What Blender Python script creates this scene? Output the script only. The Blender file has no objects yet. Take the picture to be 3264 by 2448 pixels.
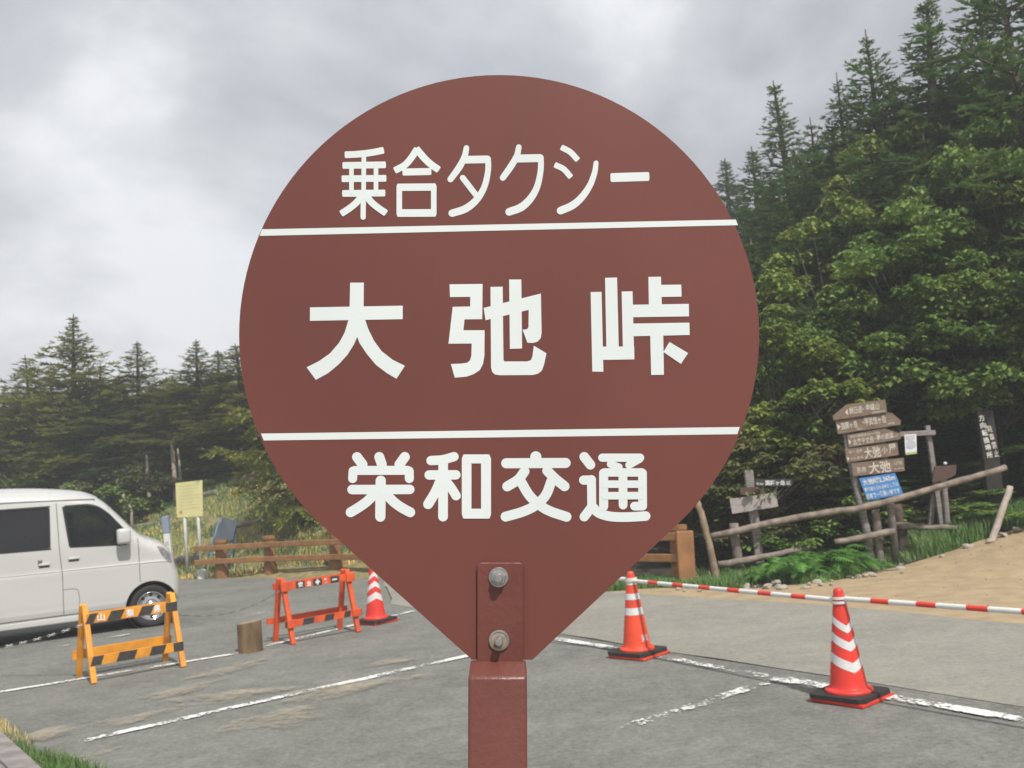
import bpy, bmesh, math, random
import numpy as np
from mathutils import Vector, Matrix
from mathutils.geometry import delaunay_2d_cdt

# ------------------------------------------------------------------ camera, sky, sun, exposure
SC = bpy.context.scene
COL = SC.collection
FPX, PITCH, ROLL, EYE = 3077.0, math.radians(5.3), math.radians(4.7), 1.6
_U0 = Vector((0, -math.sin(PITCH), math.cos(PITCH)))
CF = Vector((0, math.cos(PITCH), math.sin(PITCH)))
CR = Vector((1, 0, 0)) * math.cos(ROLL) - _U0 * math.sin(ROLL)
CU = Vector((1, 0, 0)) * math.sin(ROLL) + _U0 * math.cos(ROLL)
CPOS = Vector((0, 0, EYE))
cam_d = bpy.data.cameras.new('camera')
cam = bpy.data.objects.new('camera', cam_d)
COL.objects.link(cam)
cam.matrix_world = Matrix(((CR.x, CU.x, -CF.x, 0), (CR.y, CU.y, -CF.y, 0), (CR.z, CU.z, -CF.z, EYE), (0, 0, 0, 1)))
cam_d.sensor_width = 36.0
cam_d.lens = 36.0 * FPX / 3264.0
cam_d.clip_start = 0.05
cam_d.clip_end = 3000
cam_d.dof.use_dof = True
cam_d.dof.focus_distance = 1.08
cam_d.dof.aperture_fstop = 19.0
SC.camera = cam

SUN_EL, SUN_AZ = math.radians(53), math.radians(27)      # azimuth: to the right of straight behind the camera
SUNV = Vector((math.sin(SUN_AZ) * math.cos(SUN_EL), -math.cos(SUN_AZ) * math.cos(SUN_EL), math.sin(SUN_EL)))
world = bpy.data.worlds.new('World')
SC.world = world
world.use_nodes = True
nt = world.node_tree
nt.nodes.clear()
N = nt.nodes.new
wo = N('ShaderNodeOutputWorld'); bg = N('ShaderNodeBackground'); sky = N('ShaderNodeTexSky')
sky.sky_type = 'NISHITA'; sky.sun_disc = False
sky.sun_elevation = SUN_EL
sky.sun_rotation = math.atan2(SUNV.x, SUNV.y)
sky.altitude = 2300; sky.air_density = 1.0; sky.dust_density = 2.0
tc = N('ShaderNodeTexCoord')
def wnoise(scale, detail, rough, dist, off):
    m = N('ShaderNodeMapping'); m.inputs['Location'].default_value = off
    nt.links.new(tc.outputs['Generated'], m.inputs[0]); m.inputs['Scale'].default_value = (1, 1, 1.35)
    n = N('ShaderNodeTexNoise'); n.inputs['Scale'].default_value = scale; n.inputs['Detail'].default_value = detail
    n.inputs['Roughness'].default_value = rough; n.inputs['Distortion'].default_value = dist
    nt.links.new(m.outputs[0], n.inputs['Vector'])
    return n.outputs['Fac']
def ramp(tree, fac, stops):
    r = tree.nodes.new('ShaderNodeValToRGB')
    while len(r.color_ramp.elements) < len(stops): r.color_ramp.elements.new(0.5)
    for e, (p, c) in zip(r.color_ramp.elements, stops):
        e.position = p; e.color = (*c, 1) if len(c) == 3 else c
    tree.links.new(fac, r.inputs[0])
    return r.outputs[0]
shade = ramp(nt, wnoise(2.5, 7, 0.54, 0.22, (10.78, 8.04, 0)),
             [(0.32, (2.9, 3.05, 3.5)), (0.43, (3.8, 3.95, 4.3)), (0.53, (4.9, 5.05, 5.4)), (0.63, (6.8, 6.95, 7.2))])
cover = ramp(nt, wnoise(2.0, 6, 0.5, 0.3, (5.2, 2.9, 0)), [(0.28, (0.6,) * 3), (0.45, (1, 1, 1))])
mix = N('ShaderNodeMixRGB')
nt.links.new(cover, mix.inputs[0]); nt.links.new(sky.outputs[0], mix.inputs[1]); nt.links.new(shade, mix.inputs[2])
nt.links.new(mix.outputs[0], bg.inputs['Color']); bg.inputs['Strength'].default_value = 0.1
nt.links.new(bg.outputs[0], wo.inputs['Surface'])

sun_d = bpy.data.lights.new('sun', 'SUN')
sun_d.energy = 3.2; sun_d.angle = math.radians(2.0); sun_d.color = (1.0, 0.955, 0.88)
sun = bpy.data.objects.new('sun', sun_d); COL.objects.link(sun)
sun.rotation_euler = SUNV.to_track_quat('Z', 'Y').to_euler()
sun.location = SUNV * 40
vs = SC.view_settings
vs.view_transform = 'Standard'; vs.look = 'None'; vs.exposure = 0.45; vs.gamma = 1.0; vs.use_curve_mapping = False
SC.render.engine = 'CYCLES'
SC.cycles.use_denoising = True
SC.cycles.max_bounces = 6; SC.cycles.transparent_max_bounces = 8
SC.cycles.caustics_reflective = False; SC.cycles.caustics_refractive = False

# ------------------------------------------------------------------ helpers
def ray(px, py): return CF + CR * ((px - 1632) / FPX) + CU * ((1224 - py) / FPX)
def at(px, py, Y):
    d = ray(px, py); return CPOS + d * (Y / d.y)
def gnd(px, py, z=0.0):
    d = ray(px, py); return CPOS + d * ((z - EYE) / d.z)
def c7(x, y): return (2200 + x * .481, 1200 + y * .481)

WL = {}                                                    # world location of an object's origin
def worldloc(o): return WL.get(o.name, Vector((0, 0, 0)))
def thing(name, label, cat, loc=(0, 0, 0), rz=0.0, group=None):
    o = bpy.data.objects.new(name, None); COL.objects.link(o)
    o.location = loc; o.rotation_euler = (0, 0, rz); o.empty_display_size = 0.2
    o['label'] = label; o['category'] = cat
    if group: o['group'] = group
    WL[o.name] = Vector(loc)
    return o
def tag(o, label, cat, group=None):
    o['label'] = label; o['category'] = cat
    if group: o['group'] = group
    return o
def obj(name, verts, faces, mat, parent=None, local=False, smooth=False, mats=None, mi=None):
    off = Vector((0, 0, 0)) if (parent is None or local) else worldloc(parent)
    me = bpy.data.meshes.new(name)
    me.from_pydata([(v[0] - off.x, v[1] - off.y, v[2] - off.z) for v in verts], [], faces)
    for m in (mats or [mat]): me.materials.append(m)
    if mi: me.polygons.foreach_set('material_index', mi)
    if smooth: me.polygons.foreach_set('use_smooth', [True] * len(me.polygons))
    me.update()
    o = bpy.data.objects.new(name, me); COL.objects.link(o)
    if parent is not None:
        o.parent = parent; WL[o.name] = worldloc(parent)
    return o
def tri_obj(name, V, T, mat, parent=None, local=False):
    """numpy verts (n,3) and triangles (m,3) -> object, fast"""
    off = np.zeros(3) if (parent is None or local) else np.array(worldloc(parent))
    me = tri_mesh(name, V - off, T, mat)
    o = bpy.data.objects.new(name, me); COL.objects.link(o)
    if parent is not None:
        o.parent = parent; WL[o.name] = worldloc(parent)
    return o
def tri_mesh(name, V, T, mat):
    me = bpy.data.meshes.new(name)
    n, m = len(V), len(T)
    me.vertices.add(n); me.loops.add(m * 3); me.polygons.add(m)
    me.vertices.foreach_set('co', np.asarray(V, dtype=np.float32).ravel())
    me.loops.foreach_set('vertex_index', np.asarray(T, dtype=np.int32).ravel())
    me.polygons.foreach_set('loop_start', np.arange(0, m * 3, 3, dtype=np.int32))
    me.polygons.foreach_set('loop_total', np.full(m, 3, dtype=np.int32))
    me.materials.append(mat); me.update(calc_edges=True); me.validate()
    return me

class G:
    """collects geometry for one mesh"""
    def __init__(s): s.v = []; s.f = []; s.m = []; s.cur = 0
    def add(s, v, f):
        b = len(s.v); s.v += [tuple(p) for p in v]; s.f += [[i + b for i in q] for q in f]; s.m += [s.cur] * len(f)
        return s
    def box(s, c, sx, sy, sz, ax=None, bevel=0.0):
        """box centred at c, sizes along the axes ax (3 vectors), chamfered edges"""
        X, Y, Z = ax or (Vector((1, 0, 0)), Vector((0, 1, 0)), Vector((0, 0, 1)))
        bm = bmesh.new(); bmesh.ops.create_cube(bm, size=1.0)
        for v in bm.verts: v.co = Vector((v.co.x * sx, v.co.y * sy, v.co.z * sz))
        if bevel > 0: bmesh.ops.bevel(bm, geom=bm.edges[:], offset=bevel, segments=2, affect='EDGES', profile=0.6)
        bm.verts.index_update()
        c = Vector(c)
        s.add([c + X * v.co.x + Y * v.co.y + Z * v.co.z for v in bm.verts], [[v.index for v in f.verts] for f in bm.faces])
        bm.free(); return s
    def beam(s, p0, p1, w, h, side=None, bevel=0.004):
        p0, p1 = Vector(p0), Vector(p1); Z = (p1 - p0); L = Z.length; Z.normalize()
        side = Vector(side) if side is not None else (Vector((0, -1, 0)) if abs(Z.y) < .9 else Vector((1, 0, 0)))
        Y = (side - Z * side.dot(Z)).normalized(); X = Y.cross(Z)
        return s.box((p0 + p1) / 2, w, h, L, (X, Y, Z), bevel)
    def tube(s, pts, rad, n=8, caps=True, jit=0.0, rng=None):
        pts = [Vector(p) for p in pts]
        if isinstance(rad, (int, float)): rad = [rad] * len(pts)
        v, f = [], []; prev = None
        for i, p in enumerate(pts):
            d = (pts[min(i + 1, len(pts) - 1)] - pts[max(i - 1, 0)]).normalized()
            if prev is None: a = d.orthogonal().normalized()
            else: a = (prev - d * prev.dot(d)).normalized()
            prev = a; b = d.cross(a)
            for k in range(n):
                t = 2 * math.pi * k / n
                r = rad[i] * (1 + (rng.uniform(-jit, jit) if jit else 0))
                v.append(p + (a * math.cos(t) + b * math.sin(t)) * r)
        for i in range(len(pts) - 1):
            for k in range(n):
                f.append([i * n + k, i * n + (k + 1) % n, (i + 1) * n + (k + 1) % n, (i + 1) * n + k])
        if caps: f += [list(range(n))[::-1], [(len(pts) - 1) * n + k for k in range(n)]]
        return s.add(v, f)
    def lathe(s, prof, n=32, o=(0, 0, 0), ax=None):
        X, Y, Z = ax or (Vector((1, 0, 0)), Vector((0, 1, 0)), Vector((0, 0, 1)))
        o = Vector(o); v, f = [], []
        for r, z in prof:
            for k in range(n):
                t = 2 * math.pi * k / n
                v.append(o + X * (r * math.cos(t)) + Y * (r * math.sin(t)) + Z * z)
        for i in range(len(prof) - 1):
            for k in range(n): f.append([i * n + k, i * n + (k + 1) % n, (i + 1) * n + (k + 1) % n, (i + 1) * n + k])
        return s.add(v, f)
    def prism(s, front, off):
        """polygon (world points) extruded by the vector off"""
        n = len(front); off = Vector(off)
        a = [Vector(p) for p in front]; b = [p + off for p in a]
        return s.add(a + b, [list(range(n)), [2 * n - 1 - i for i in range(n)]] + [[(i + 1) % n, i, n + i, n + (i + 1) % n] for i in range(n)])
    def build(s, name, mat, parent=None, local=False, smooth=False, mats=None):
        return obj(name, s.v, s.f, mat, parent, local, smooth, mats, s.m if mats else None)
def flat_shade_by_angle(o, deg=35):
    me = o.data
    me.polygons.foreach_set('use_smooth', [True] * len(me.polygons))
    bm = bmesh.new(); bm.from_mesh(me)
    for e in bm.edges:
        e.smooth = e.calc_face_angle(0) < math.radians(deg)
    bm.to_mesh(me); bm.free()
    return o

# ------------------------------------------------------------------ materials
def srgb(r, g, b):
    f = lambda c: (c / 255 / 12.92) if c / 255 <= .04045 else ((c / 255 + .055) / 1.055) ** 2.4
    return (f(r), f(g), f(b))
MATS = {}
def mat(name, c1, c2=None, scale=8.0, rough=0.6, bump=0.0, bscale=None, metal=0.0, detail=5, stretch=None, spec=0.5, coat=0.0, lo=0.35, hi=0.65):
    if name in MATS: return MATS[name]
    m = bpy.data.materials.new(name); m.use_nodes = True; t = m.node_tree; b = t.nodes['Principled BSDF']
    b.inputs['Roughness'].default_value = rough; b.inputs['Metallic'].default_value = metal
    b.inputs['Specular IOR Level'].default_value = spec; b.inputs['Coat Weight'].default_value = coat
    tcn = t.nodes.new('ShaderNodeTexCoord'); vec = tcn.outputs['Object']
    if stretch:
        mp = t.nodes.new('ShaderNodeMapping'); mp.inputs['Scale'].default_value = stretch
        t.links.new(vec, mp.inputs[0]); vec = mp.outputs[0]
    nz = t.nodes.new('ShaderNodeTexNoise'); nz.inputs['Scale'].default_value = scale; nz.inputs['Detail'].default_value = detail
    t.links.new(vec, nz.inputs['Vector'])
    t.links.new(ramp(t, nz.outputs['Fac'], [(lo, c1), (hi, c2 or tuple(x * 0.82 for x in c1))]), b.inputs['Base Color'])
    if bump:
        n2 = t.nodes.new('ShaderNodeTexNoise'); n2.inputs['Scale'].default_value = bscale or scale * 4; n2.inputs['Detail'].default_value = 4
        t.links.new(vec, n2.inputs['Vector'])
        bp = t.nodes.new('ShaderNodeBump'); bp.inputs['Strength'].default_value = bump; bp.inputs['Distance'].default_value = 0.01
        t.links.new(n2.outputs['Fac'], bp.inputs['Height']); t.links.new(bp.outputs[0], b.inputs['Normal'])
    MATS[name] = m
    return m
def worn(name, c1, c2, scale, thr, soft, rough=0.8, fine=30.0, mixf=0.5):
    """thin layer (paint, blown sand) that has worn away in an irregular pattern"""
    m = bpy.data.materials.new(name); m.use_nodes = True; t = m.node_tree; b = t.nodes['Principled BSDF']; out = t.nodes['Material Output']
    b.inputs['Roughness'].default_value = rough
    tcn = t.nodes.new('ShaderNodeTexCoord')
    n1 = t.nodes.new('ShaderNodeTexNoise'); n1.inputs['Scale'].default_value = scale; n1.inputs['Detail'].default_value = 6
    n2 = t.nodes.new('ShaderNodeTexNoise'); n2.inputs['Scale'].default_value = fine; n2.inputs['Detail'].default_value = 5
    for n in (n1, n2): t.links.new(tcn.outputs['Object'], n.inputs['Vector'])
    mx = t.nodes.new('ShaderNodeMath'); mx.operation = 'MULTIPLY'; mx.inputs[1].default_value = 1 - mixf
    t.links.new(n1.outputs['Fac'], mx.inputs[0])
    my = t.nodes.new('ShaderNodeMath'); my.operation = 'MULTIPLY_ADD'; my.inputs[1].default_value = mixf
    t.links.new(n2.outputs['Fac'], my.inputs[0]); t.links.new(mx.outputs[0], my.inputs[2])
    at_ = t.nodes.new('ShaderNodeAttribute'); at_.attribute_name = 'edge'
    ma = t.nodes.new('ShaderNodeMath'); ma.operation = 'ADD'
    t.links.new(my.outputs[0], ma.inputs[0]); t.links.new(at_.outputs['Fac'], ma.inputs[1])
    fac = ramp(t, ma.outputs[0], [(thr - soft, (0, 0, 0)), (thr + soft, (1, 1, 1))])
    t.links.new(ramp(t, n2.outputs['Fac'], [(0.35, c1), (0.65, c2)]), b.inputs['Base Color'])
    tr = t.nodes.new('ShaderNodeBsdfTransparent'); ms = t.nodes.new('ShaderNodeMixShader')
    t.links.new(fac, ms.inputs[0]); t.links.new(tr.outputs[0], ms.inputs[1]); t.links.new(b.outputs[0], ms.inputs[2])
    t.links.new(ms.outputs[0], out.inputs['Surface'])
    return m
def leaf_mat(name, stops, rough=0.55, trans=0.25, spec=0.3):
    m = bpy.data.materials.new(name); m.use_nodes = True; t = m.node_tree; b = t.nodes['Principled BSDF']; out = t.nodes['Material Output']
    b.inputs['Roughness'].default_value = rough; b.inputs['Specular IOR Level'].default_value = spec
    g = t.nodes.new('ShaderNodeNewGeometry'); oi = t.nodes.new('ShaderNodeObjectInfo')
    tcn = t.nodes.new('ShaderNodeTexCoord'); nz = t.nodes.new('ShaderNodeTexNoise'); nz.inputs['Scale'].default_value = 1.1; nz.inputs['Detail'].default_value = 2
    t.links.new(tcn.outputs['Object'], nz.inputs['Vector'])
    a = t.nodes.new('ShaderNodeMath'); a.operation = 'MULTIPLY_ADD'; a.inputs[1].default_value = 0.55
    t.links.new(g.outputs['Random Per Island'], a.inputs[0])
    c = t.nodes.new('ShaderNodeMath'); c.operation = 'MULTIPLY_ADD'; c.inputs[1].default_value = 0.9; c.inputs[2].default_value = -0.22
    t.links.new(nz.outputs['Fac'], c.inputs[0]); t.links.new(c.outputs[0], a.inputs[2])
    col = ramp(t, a.outputs[0], stops)
    hs = t.nodes.new('ShaderNodeHueSaturation')
    v = t.nodes.new('ShaderNodeMath'); v.operation = 'MULTIPLY_ADD'; v.inputs[1].default_value = 0.4; v.inputs[2].default_value = 0.8
    t.links.new(oi.outputs['Random'], v.inputs[0]); t.links.new(v.outputs[0], hs.inputs['Value']); t.links.new(col, hs.inputs['Color'])
    t.links.new(hs.outputs[0], b.inputs['Base Color'])
    tl = t.nodes.new('ShaderNodeBsdfTranslucent'); t.links.new(hs.outputs[0], tl.inputs['Color'])
    ms = t.nodes.new('ShaderNodeMixShader'); ms.inputs[0].default_value = trans
    t.links.new(b.outputs[0], ms.inputs[1]); t.links.new(tl.outputs[0], ms.inputs[2]); t.links.new(ms.outputs[0], out.inputs['Surface'])
    return m

M_BROWN = mat('sign_brown', (.184, .058, .044), (.145, .046, .036), 2.0, .40, .018, 420, spec=.45, detail=8)
M_BROWN2 = mat('pole_brown', (.172, .054, .041), (.140, .044, .034), 9, .38, .10, 140, spec=.5)
M_VINYL = mat('white_vinyl', (.76, .80, .785), (.70, .745, .73), 4, .45)
M_STEEL = mat('zinc_steel', (.55, .54, .52), (.38, .37, .36), 60, .38, .05, metal=.9)
M_RUST = mat('rusty_washer', (.30, .15, .05), (.42, .36, .28), 90, .6, .2, metal=.3)
M_VANW = mat('van_white', (.54, .54, .52), (.51, .51, .49), 1.0, .3, spec=.5, coat=.4)
M_BLACK = mat('black_plastic', (.012, .012, .013), (.02, .02, .02), 20, .5)
M_RUBBER = mat('rubber', (.022, .02, .02), (.035, .032, .03), 25, .85, .2)
M_CHROME = mat('chrome', (.7, .7, .7), (.62, .62, .62), 10, .12, metal=1.0)
M_SEAM = mat('seam_shadow', (.10, .10, .10), (.14, .14, .13), 10, .7)
M_YEL = mat('barrier_yellow', (.80, .34, .022), (.58, .24, .03), 7, .5, .05)
M_ORA = mat('barrier_orange', (.76, .11, .022), (.54, .08, .03), 7, .5, .05)
M_BLK = mat('barrier_black', (.03, .028, .026), (.055, .05, .046), 30, .6)
M_CONE = mat('cone_red', (.80, .05, .032), (.60, .045, .032), 5, .4, .04, spec=.45)
M_CONEO = mat('cone_orange_red', (.84, .085, .032), (.64, .062, .03), 5, .4, .04, spec=.45)
M_REFL = mat('reflective_white', (.74, .73, .72), (.64, .63, .62), 20, .4)
M_BARR = mat('bar_red', (.78, .055, .03), (.70, .05, .03), 12, .4)
M_BARW = mat('bar_white', (.78, .78, .75), (.70, .70, .67), 12, .4)
M_FENCE = mat('fence_ochre', (.33, .155, .055), (.22, .10, .04), 5, .7, .25, 40, stretch=(1, 1, 6))
M_FENCE2 = mat('fence_ochre_rail', (.36, .175, .065), (.25, .12, .048), 6, .7, .2, 40)
M_LOG = mat('weathered_log', (.30, .245, .20), (.15, .12, .10), 9, .85, .6, 45)
M_LOGD = mat('dark_bark', (.115, .088, .07), (.055, .042, .034), 10, .9, .7, 40)
M_GREYW = mat('grey_wood', (.30, .27, .26), (.19, .17, .16), 8, .85, .3, 60, stretch=(1, 1, 7))
M_BOARD = mat('board_wood', (.235, .17, .125), (.155, .11, .082), 7, .85, .3, 60, stretch=(2, 2, 9))
M_BOARDB = mat('board_brown', (.125, .075, .055), (.075, .047, .036), 9, .85, .3, 50, stretch=(2, 2, 8))
M_BLUE = mat('board_blue', (.045, .20, .52), (.07, .25, .56), 9, .6, .05)
M_DARKB = mat('board_black', (.022, .024, .024), (.04, .04, .038), 9, .6)
M_PAINT = mat('letter_paint', (.68, .66, .58), (.52, .49, .42), 30, .7)
M_WPAINT = mat('letter_white', (.80, .80, .78), (.72, .72, .70), 30, .6)
M_CREAM = mat('notice_cream', (.66, .62, .30), (.60, .565, .27), 5, .6)
M_CREAMT = mat('notice_print', (.46, .43, .22), (.52, .48, .25), 60, .7)
M_WMETAL = mat('white_metal', (.74, .75, .75), (.62, .63, .62), 12, .45)
M_BLUEM = mat('blue_metal', (.10, .24, .40), (.07, .17, .30), 12, .5)
M_GREYP = mat('grey_panel', (.07, .085, .11), (.10, .12, .15), 4, .55)
M_BARK = mat('conifer_bark', (.11, .085, .07), (.05, .038, .03), 14, .95, .8, 50, stretch=(1, 1, .4))
M_BIRCH = mat('pale_bark', (.46, .40, .33), (.22, .18, .145), 10, .8, .4, 40, stretch=(1, 1, 2.5))
M_STUMP = mat('stump_side', (.235, .155, .085), (.12, .078, .043), 12, .9, .5, 40, stretch=(1, 1, .25))
M_STUMPT = mat('stump_top', (.35, .28, .19), (.22, .16, .10), 14, .85, .3, 50)
M_STONE = mat('pale_stone', (.50, .44, .36), (.32, .28, .23), 20, .9, .5, 60)
M_PAPER = mat('paper', (.78, .78, .80), (.74, .74, .77), 9, .6)
M_PRINT = mat('poster_picture', (.16, .22, .34), (.24, .31, .42), 5, .6)
M_PRINTG = mat('poster_green', (.24, .42, .12), (.50, .60, .36), 40, .6)
M_TEXTG = mat('print_grey', (.25, .25, .28), (.35, .35, .37), 40, .6)
def glass_mat():
    m = bpy.data.materials.new('tinted_glass'); m.use_nodes = True; t = m.node_tree; t.nodes.remove(t.nodes['Principled BSDF'])
    out = t.nodes['Material Output']
    g = t.nodes.new('ShaderNodeBsdfGlossy'); g.inputs['Roughness'].default_value = .03; g.inputs['Color'].default_value = (.9, .92, .95, 1)
    tr = t.nodes.new('ShaderNodeBsdfTransparent'); tr.inputs['Color'].default_value = (.32, .34, .33, 1)
    fr = t.nodes.new('ShaderNodeFresnel'); fr.inputs['IOR'].default_value = 1.5
    ms = t.nodes.new('ShaderNodeMixShader')
    t.links.new(fr.outputs[0], ms.inputs[0]); t.links.new(tr.outputs[0], ms.inputs[1]); t.links.new(g.outputs[0], ms.inputs[2]); t.links.new(ms.outputs[0], out.inputs['Surface'])
    return m
M_GLASS = glass_mat()
def dark_glass():
    return mat('privacy_glass', (.012, .012, .014), (.016, .015, .017), 2, .06, spec=.5)
M_PRIV = dark_glass()

# ------------------------------------------------------------------ text from the built-in font
_txt = {}
def text_tris(s, bold=0.0):
    k = (s, bold)
    if k in _txt: return _txt[k]
    cu = bpy.data.curves.new('t', 'FONT'); cu.body = s; cu.size = 1.0; cu.resolution_u = 3; cu.offset = bold
    o = bpy.data.objects.new('t', cu); COL.objects.link(o)
    dg = bpy.context.evaluated_depsgraph_get(); dg.update()
    me = bpy.data.meshes.new_from_object(o.evaluated_get(dg))
    me.calc_loop_triangles()
    V = np.array([v.co[:2] for v in me.vertices]); T = [tuple(t.vertices) for t in me.loop_triangles]
    bpy.data.objects.remove(o); bpy.data.curves.remove(cu); bpy.data.meshes.remove(me)
    lo, hi = V.min(0), V.max(0)
    V = (V - lo) / np.maximum(hi - lo, 1e-6)
    _txt[k] = (V, T)
    return _txt[k]
def text_on(g, s, o, ux, uy, out, bold=0.0):
    """letters filling the parallelogram o, o+ux, o+uy; out = small offset towards the viewer"""
    V, T = text_tris(s, bold)
    o, ux, uy, out = Vector(o), Vector(ux), Vector(uy), Vector(out)
    g.add([o + ux * float(a) + uy * float(b) + out for a, b in V], [list(t) for t in T])

# ------------------------------------------------------------------ ground
def sstep(a, b, x):
    t = min(1.0, max(0.0, (x - a) / (b - a))); return t * t * (3 - 2 * t)
_hr = random.Random(3)
_ph = [(_hr.uniform(.15, .5), _hr.uniform(.15, .5), _hr.uniform(0, 6)) for _ in range(6)]
def bumpy(x, y): return sum(math.sin(a * x * 2.2 + b * y * 2.2 + c) for a, b, c in _ph) / 6
def hz(x, y):
    s = (x + 6.1) * .62 + (y - 19.35) * .786
    hill = (0.40 * max(0, s - .3) * (1 - .62 * sstep(7, 26, s))) * sstep(4.5, -1.0, x)
    bank = 0.20 * max(0, x - 4.9) * sstep(9.5, 12.5, y) * sstep(14, 4.9, x) + .5 * sstep(8, 14, x) * sstep(9, 14, y)
    back = 0.16 * max(0, y - 14.6) * (1 - .55 * sstep(30, 60, y)) * sstep(.5, 4.0, x)
    rough = .06 * bumpy(x, y) * (sstep(.8, 3, s) if x < 1.5 else sstep(13.0, 15, y))
    return -0.02 + hill + bank + back + rough
def axis(lo, hi, n, near0, near1, k):
    a = list(np.linspace(near0, near1, n))
    left = list(near0 - np.geomspace(.6, near0 - lo, k))[::-1]; right = list(near1 + np.geomspace(.6, hi - near1, k))
    return left + a + right
gx = axis(-140, 140, 110, -22, 22, 12); gy = axis(-60, 160, 110, -2, 42, 12)
gv = [(x, y, hz(x, y)) for y in gy for x in gx]
nx = len(gx)
gf = [[j * nx + i, j * nx + i + 1, (j + 1) * nx + i + 1, (j + 1) * nx + i] for j in range(len(gy) - 1) for i in range(nx - 1)]
def ground_mat():
    m = mat('forest_soil', (.060, .045, .028), (.026, .020, .013), 3.0, .95, .5, 30)
    t = m.node_tree; b = t.nodes['Principled BSDF']; old = b.inputs['Base Color'].links[0].from_socket
    tcn = t.nodes.new('ShaderNodeTexCoord')
    n = t.nodes.new('ShaderNodeTexNoise'); n.inputs['Scale'].default_value = .45; n.inputs['Detail'].default_value = 6
    t.links.new(tcn.outputs['Object'], n.inputs['Vector'])
    n3 = t.nodes.new('ShaderNodeTexNoise'); n3.inputs['Scale'].default_value = 9; n3.inputs['Detail'].default_value = 5
    t.links.new(tcn.outputs['Object'], n3.inputs['Vector'])
    grass = ramp(t, n3.outputs['Fac'], [(.3, (.15, .14, .055)), (.5, (.235, .20, .085)), (.7, (.33, .255, .135))])
    sepn = t.nodes.new('ShaderNodeSeparateXYZ'); t.links.new(tcn.outputs['Object'], sepn.inputs[0])
    # turf on the open slope to the left, leaf mould under the trees
    f1 = t.nodes.new('ShaderNodeMapRange'); f1.inputs['From Min'].default_value = 1.0; f1.inputs['From Max'].default_value = -1.5
    t.links.new(sepn.outputs['X'], f1.inputs['Value'])
    f2 = t.nodes.new('ShaderNodeMapRange'); f2.inputs['From Min'].default_value = 31.5; f2.inputs['From Max'].default_value = 29
    t.links.new(sepn.outputs['Y'], f2.inputs['Value'])
    mm = t.nodes.new('ShaderNodeMath'); mm.operation = 'MULTIPLY'
    t.links.new(f1.outputs[0], mm.inputs[0]); t.links.new(f2.outputs[0], mm.inputs[1])
    mx = t.nodes.new('ShaderNodeMixRGB'); t.links.new(mm.outputs[0], mx.inputs[0]); t.links.new(old, mx.inputs[1]); t.links.new(grass, mx.inputs[2])
    t.links.new(mx.outputs[0], b.inputs['Base Color'])
    return m
o = obj('ground', gv, gf, ground_mat(), smooth=True); o['kind'] = 'structure'

def asphalt_mat(name, c_lo, c_mid, c_hi):
    m = bpy.data.materials.new(name); m.use_nodes = True; t = m.node_tree; b = t.nodes['Principled BSDF']
    b.inputs['Roughness'].default_value = .92; b.inputs['Specular IOR Level'].default_value = .25
    tcn = t.nodes.new('ShaderNodeTexCoord')
    def nz(s, d, st=None):
        v = tcn.outputs['Object']
        if st:
            mp = t.nodes.new('ShaderNodeMapping'); mp.inputs['Scale'].default_value = st; mp.inputs['Rotation'].default_value = (0, 0, .6)
            t.links.new(v, mp.inputs[0]); v = mp.outputs[0]
        n = t.nodes.new('ShaderNodeTexNoise'); n.inputs['Scale'].default_value = s; n.inputs['Detail'].default_value = d
        t.links.new(v, n.inputs['Vector']); return n.outputs['Fac']
    def mixm(a, k, b_):
        x = t.nodes.new('ShaderNodeMath'); x.operation = 'MULTIPLY_ADD'; x.inputs[1].default_value = k
        t.links.new(a, x.inputs[0])
        if isinstance(b_, float): x.inputs[2].default_value = b_
        else: t.links.new(b_, x.inputs[2])
        return x.outputs[0]
    f = mixm(nz(70, 3), .22, mixm(nz(24, 5), .30, mixm(nz(5, 6), .20, mixm(nz(1.0, 5), .16, mixm(nz(.45, 4, (1, 2.2, 1)), .12, 0.0)))))
    col = ramp(t, f, [(.40, c_lo), (.5, c_mid), (.60, c_hi)])
    # bits of pale aggregate
    vor = t.nodes.new('ShaderNodeTexVoronoi'); vor.inputs['Scale'].default_value = 85
    t.links.new(tcn.outputs['Object'], vor.inputs['Vector'])
    agg = ramp(t, vor.outputs['Distance'], [(.0, (1, 1, 1)), (.16, (1, 1, 1)), (.26, (0, 0, 0))])
    sel = ramp(t, nz(60, 2), [(.53, (0, 0, 0)), (.60, (.75, .75, .75))])
    mu = t.nodes.new('ShaderNodeMath'); mu.operation = 'MULTIPLY'; t.links.new(agg, mu.inputs[0]); t.links.new(sel, mu.inputs[1])
    mx = t.nodes.new('ShaderNodeMixRGB'); t.links.new(mu.outputs[0], mx.inputs[0]); t.links.new(col, mx.inputs[1]); mx.inputs[2].default_value = (.36, .345, .31, 1)
    t.links.new(mx.outputs[0], b.inputs['Base Color'])
    bp = t.nodes.new('ShaderNodeBump'); bp.inputs['Strength'].default_value = .8; bp.inputs['Distance'].default_value = .010
    t.links.new(nz(110, 4), bp.inputs['Height']); t.links.new(bp.outputs[0], b.inputs['Normal'])
    return m
def rough_edge(pts, amp, step, seed):
    rng = random.Random(seed); out = []
    for a, b in zip(pts, pts[1:] + pts[:1]):
        a, b = Vector(a), Vector(b); n = max(1, int((b - a).length / step)) if (b - a).length < 12 else 1
        for k in range(n):
            p = a.lerp(b, k / n); out.append(p + Vector((rng.uniform(-amp, amp), rng.uniform(-amp, amp))))
    return out
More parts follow.
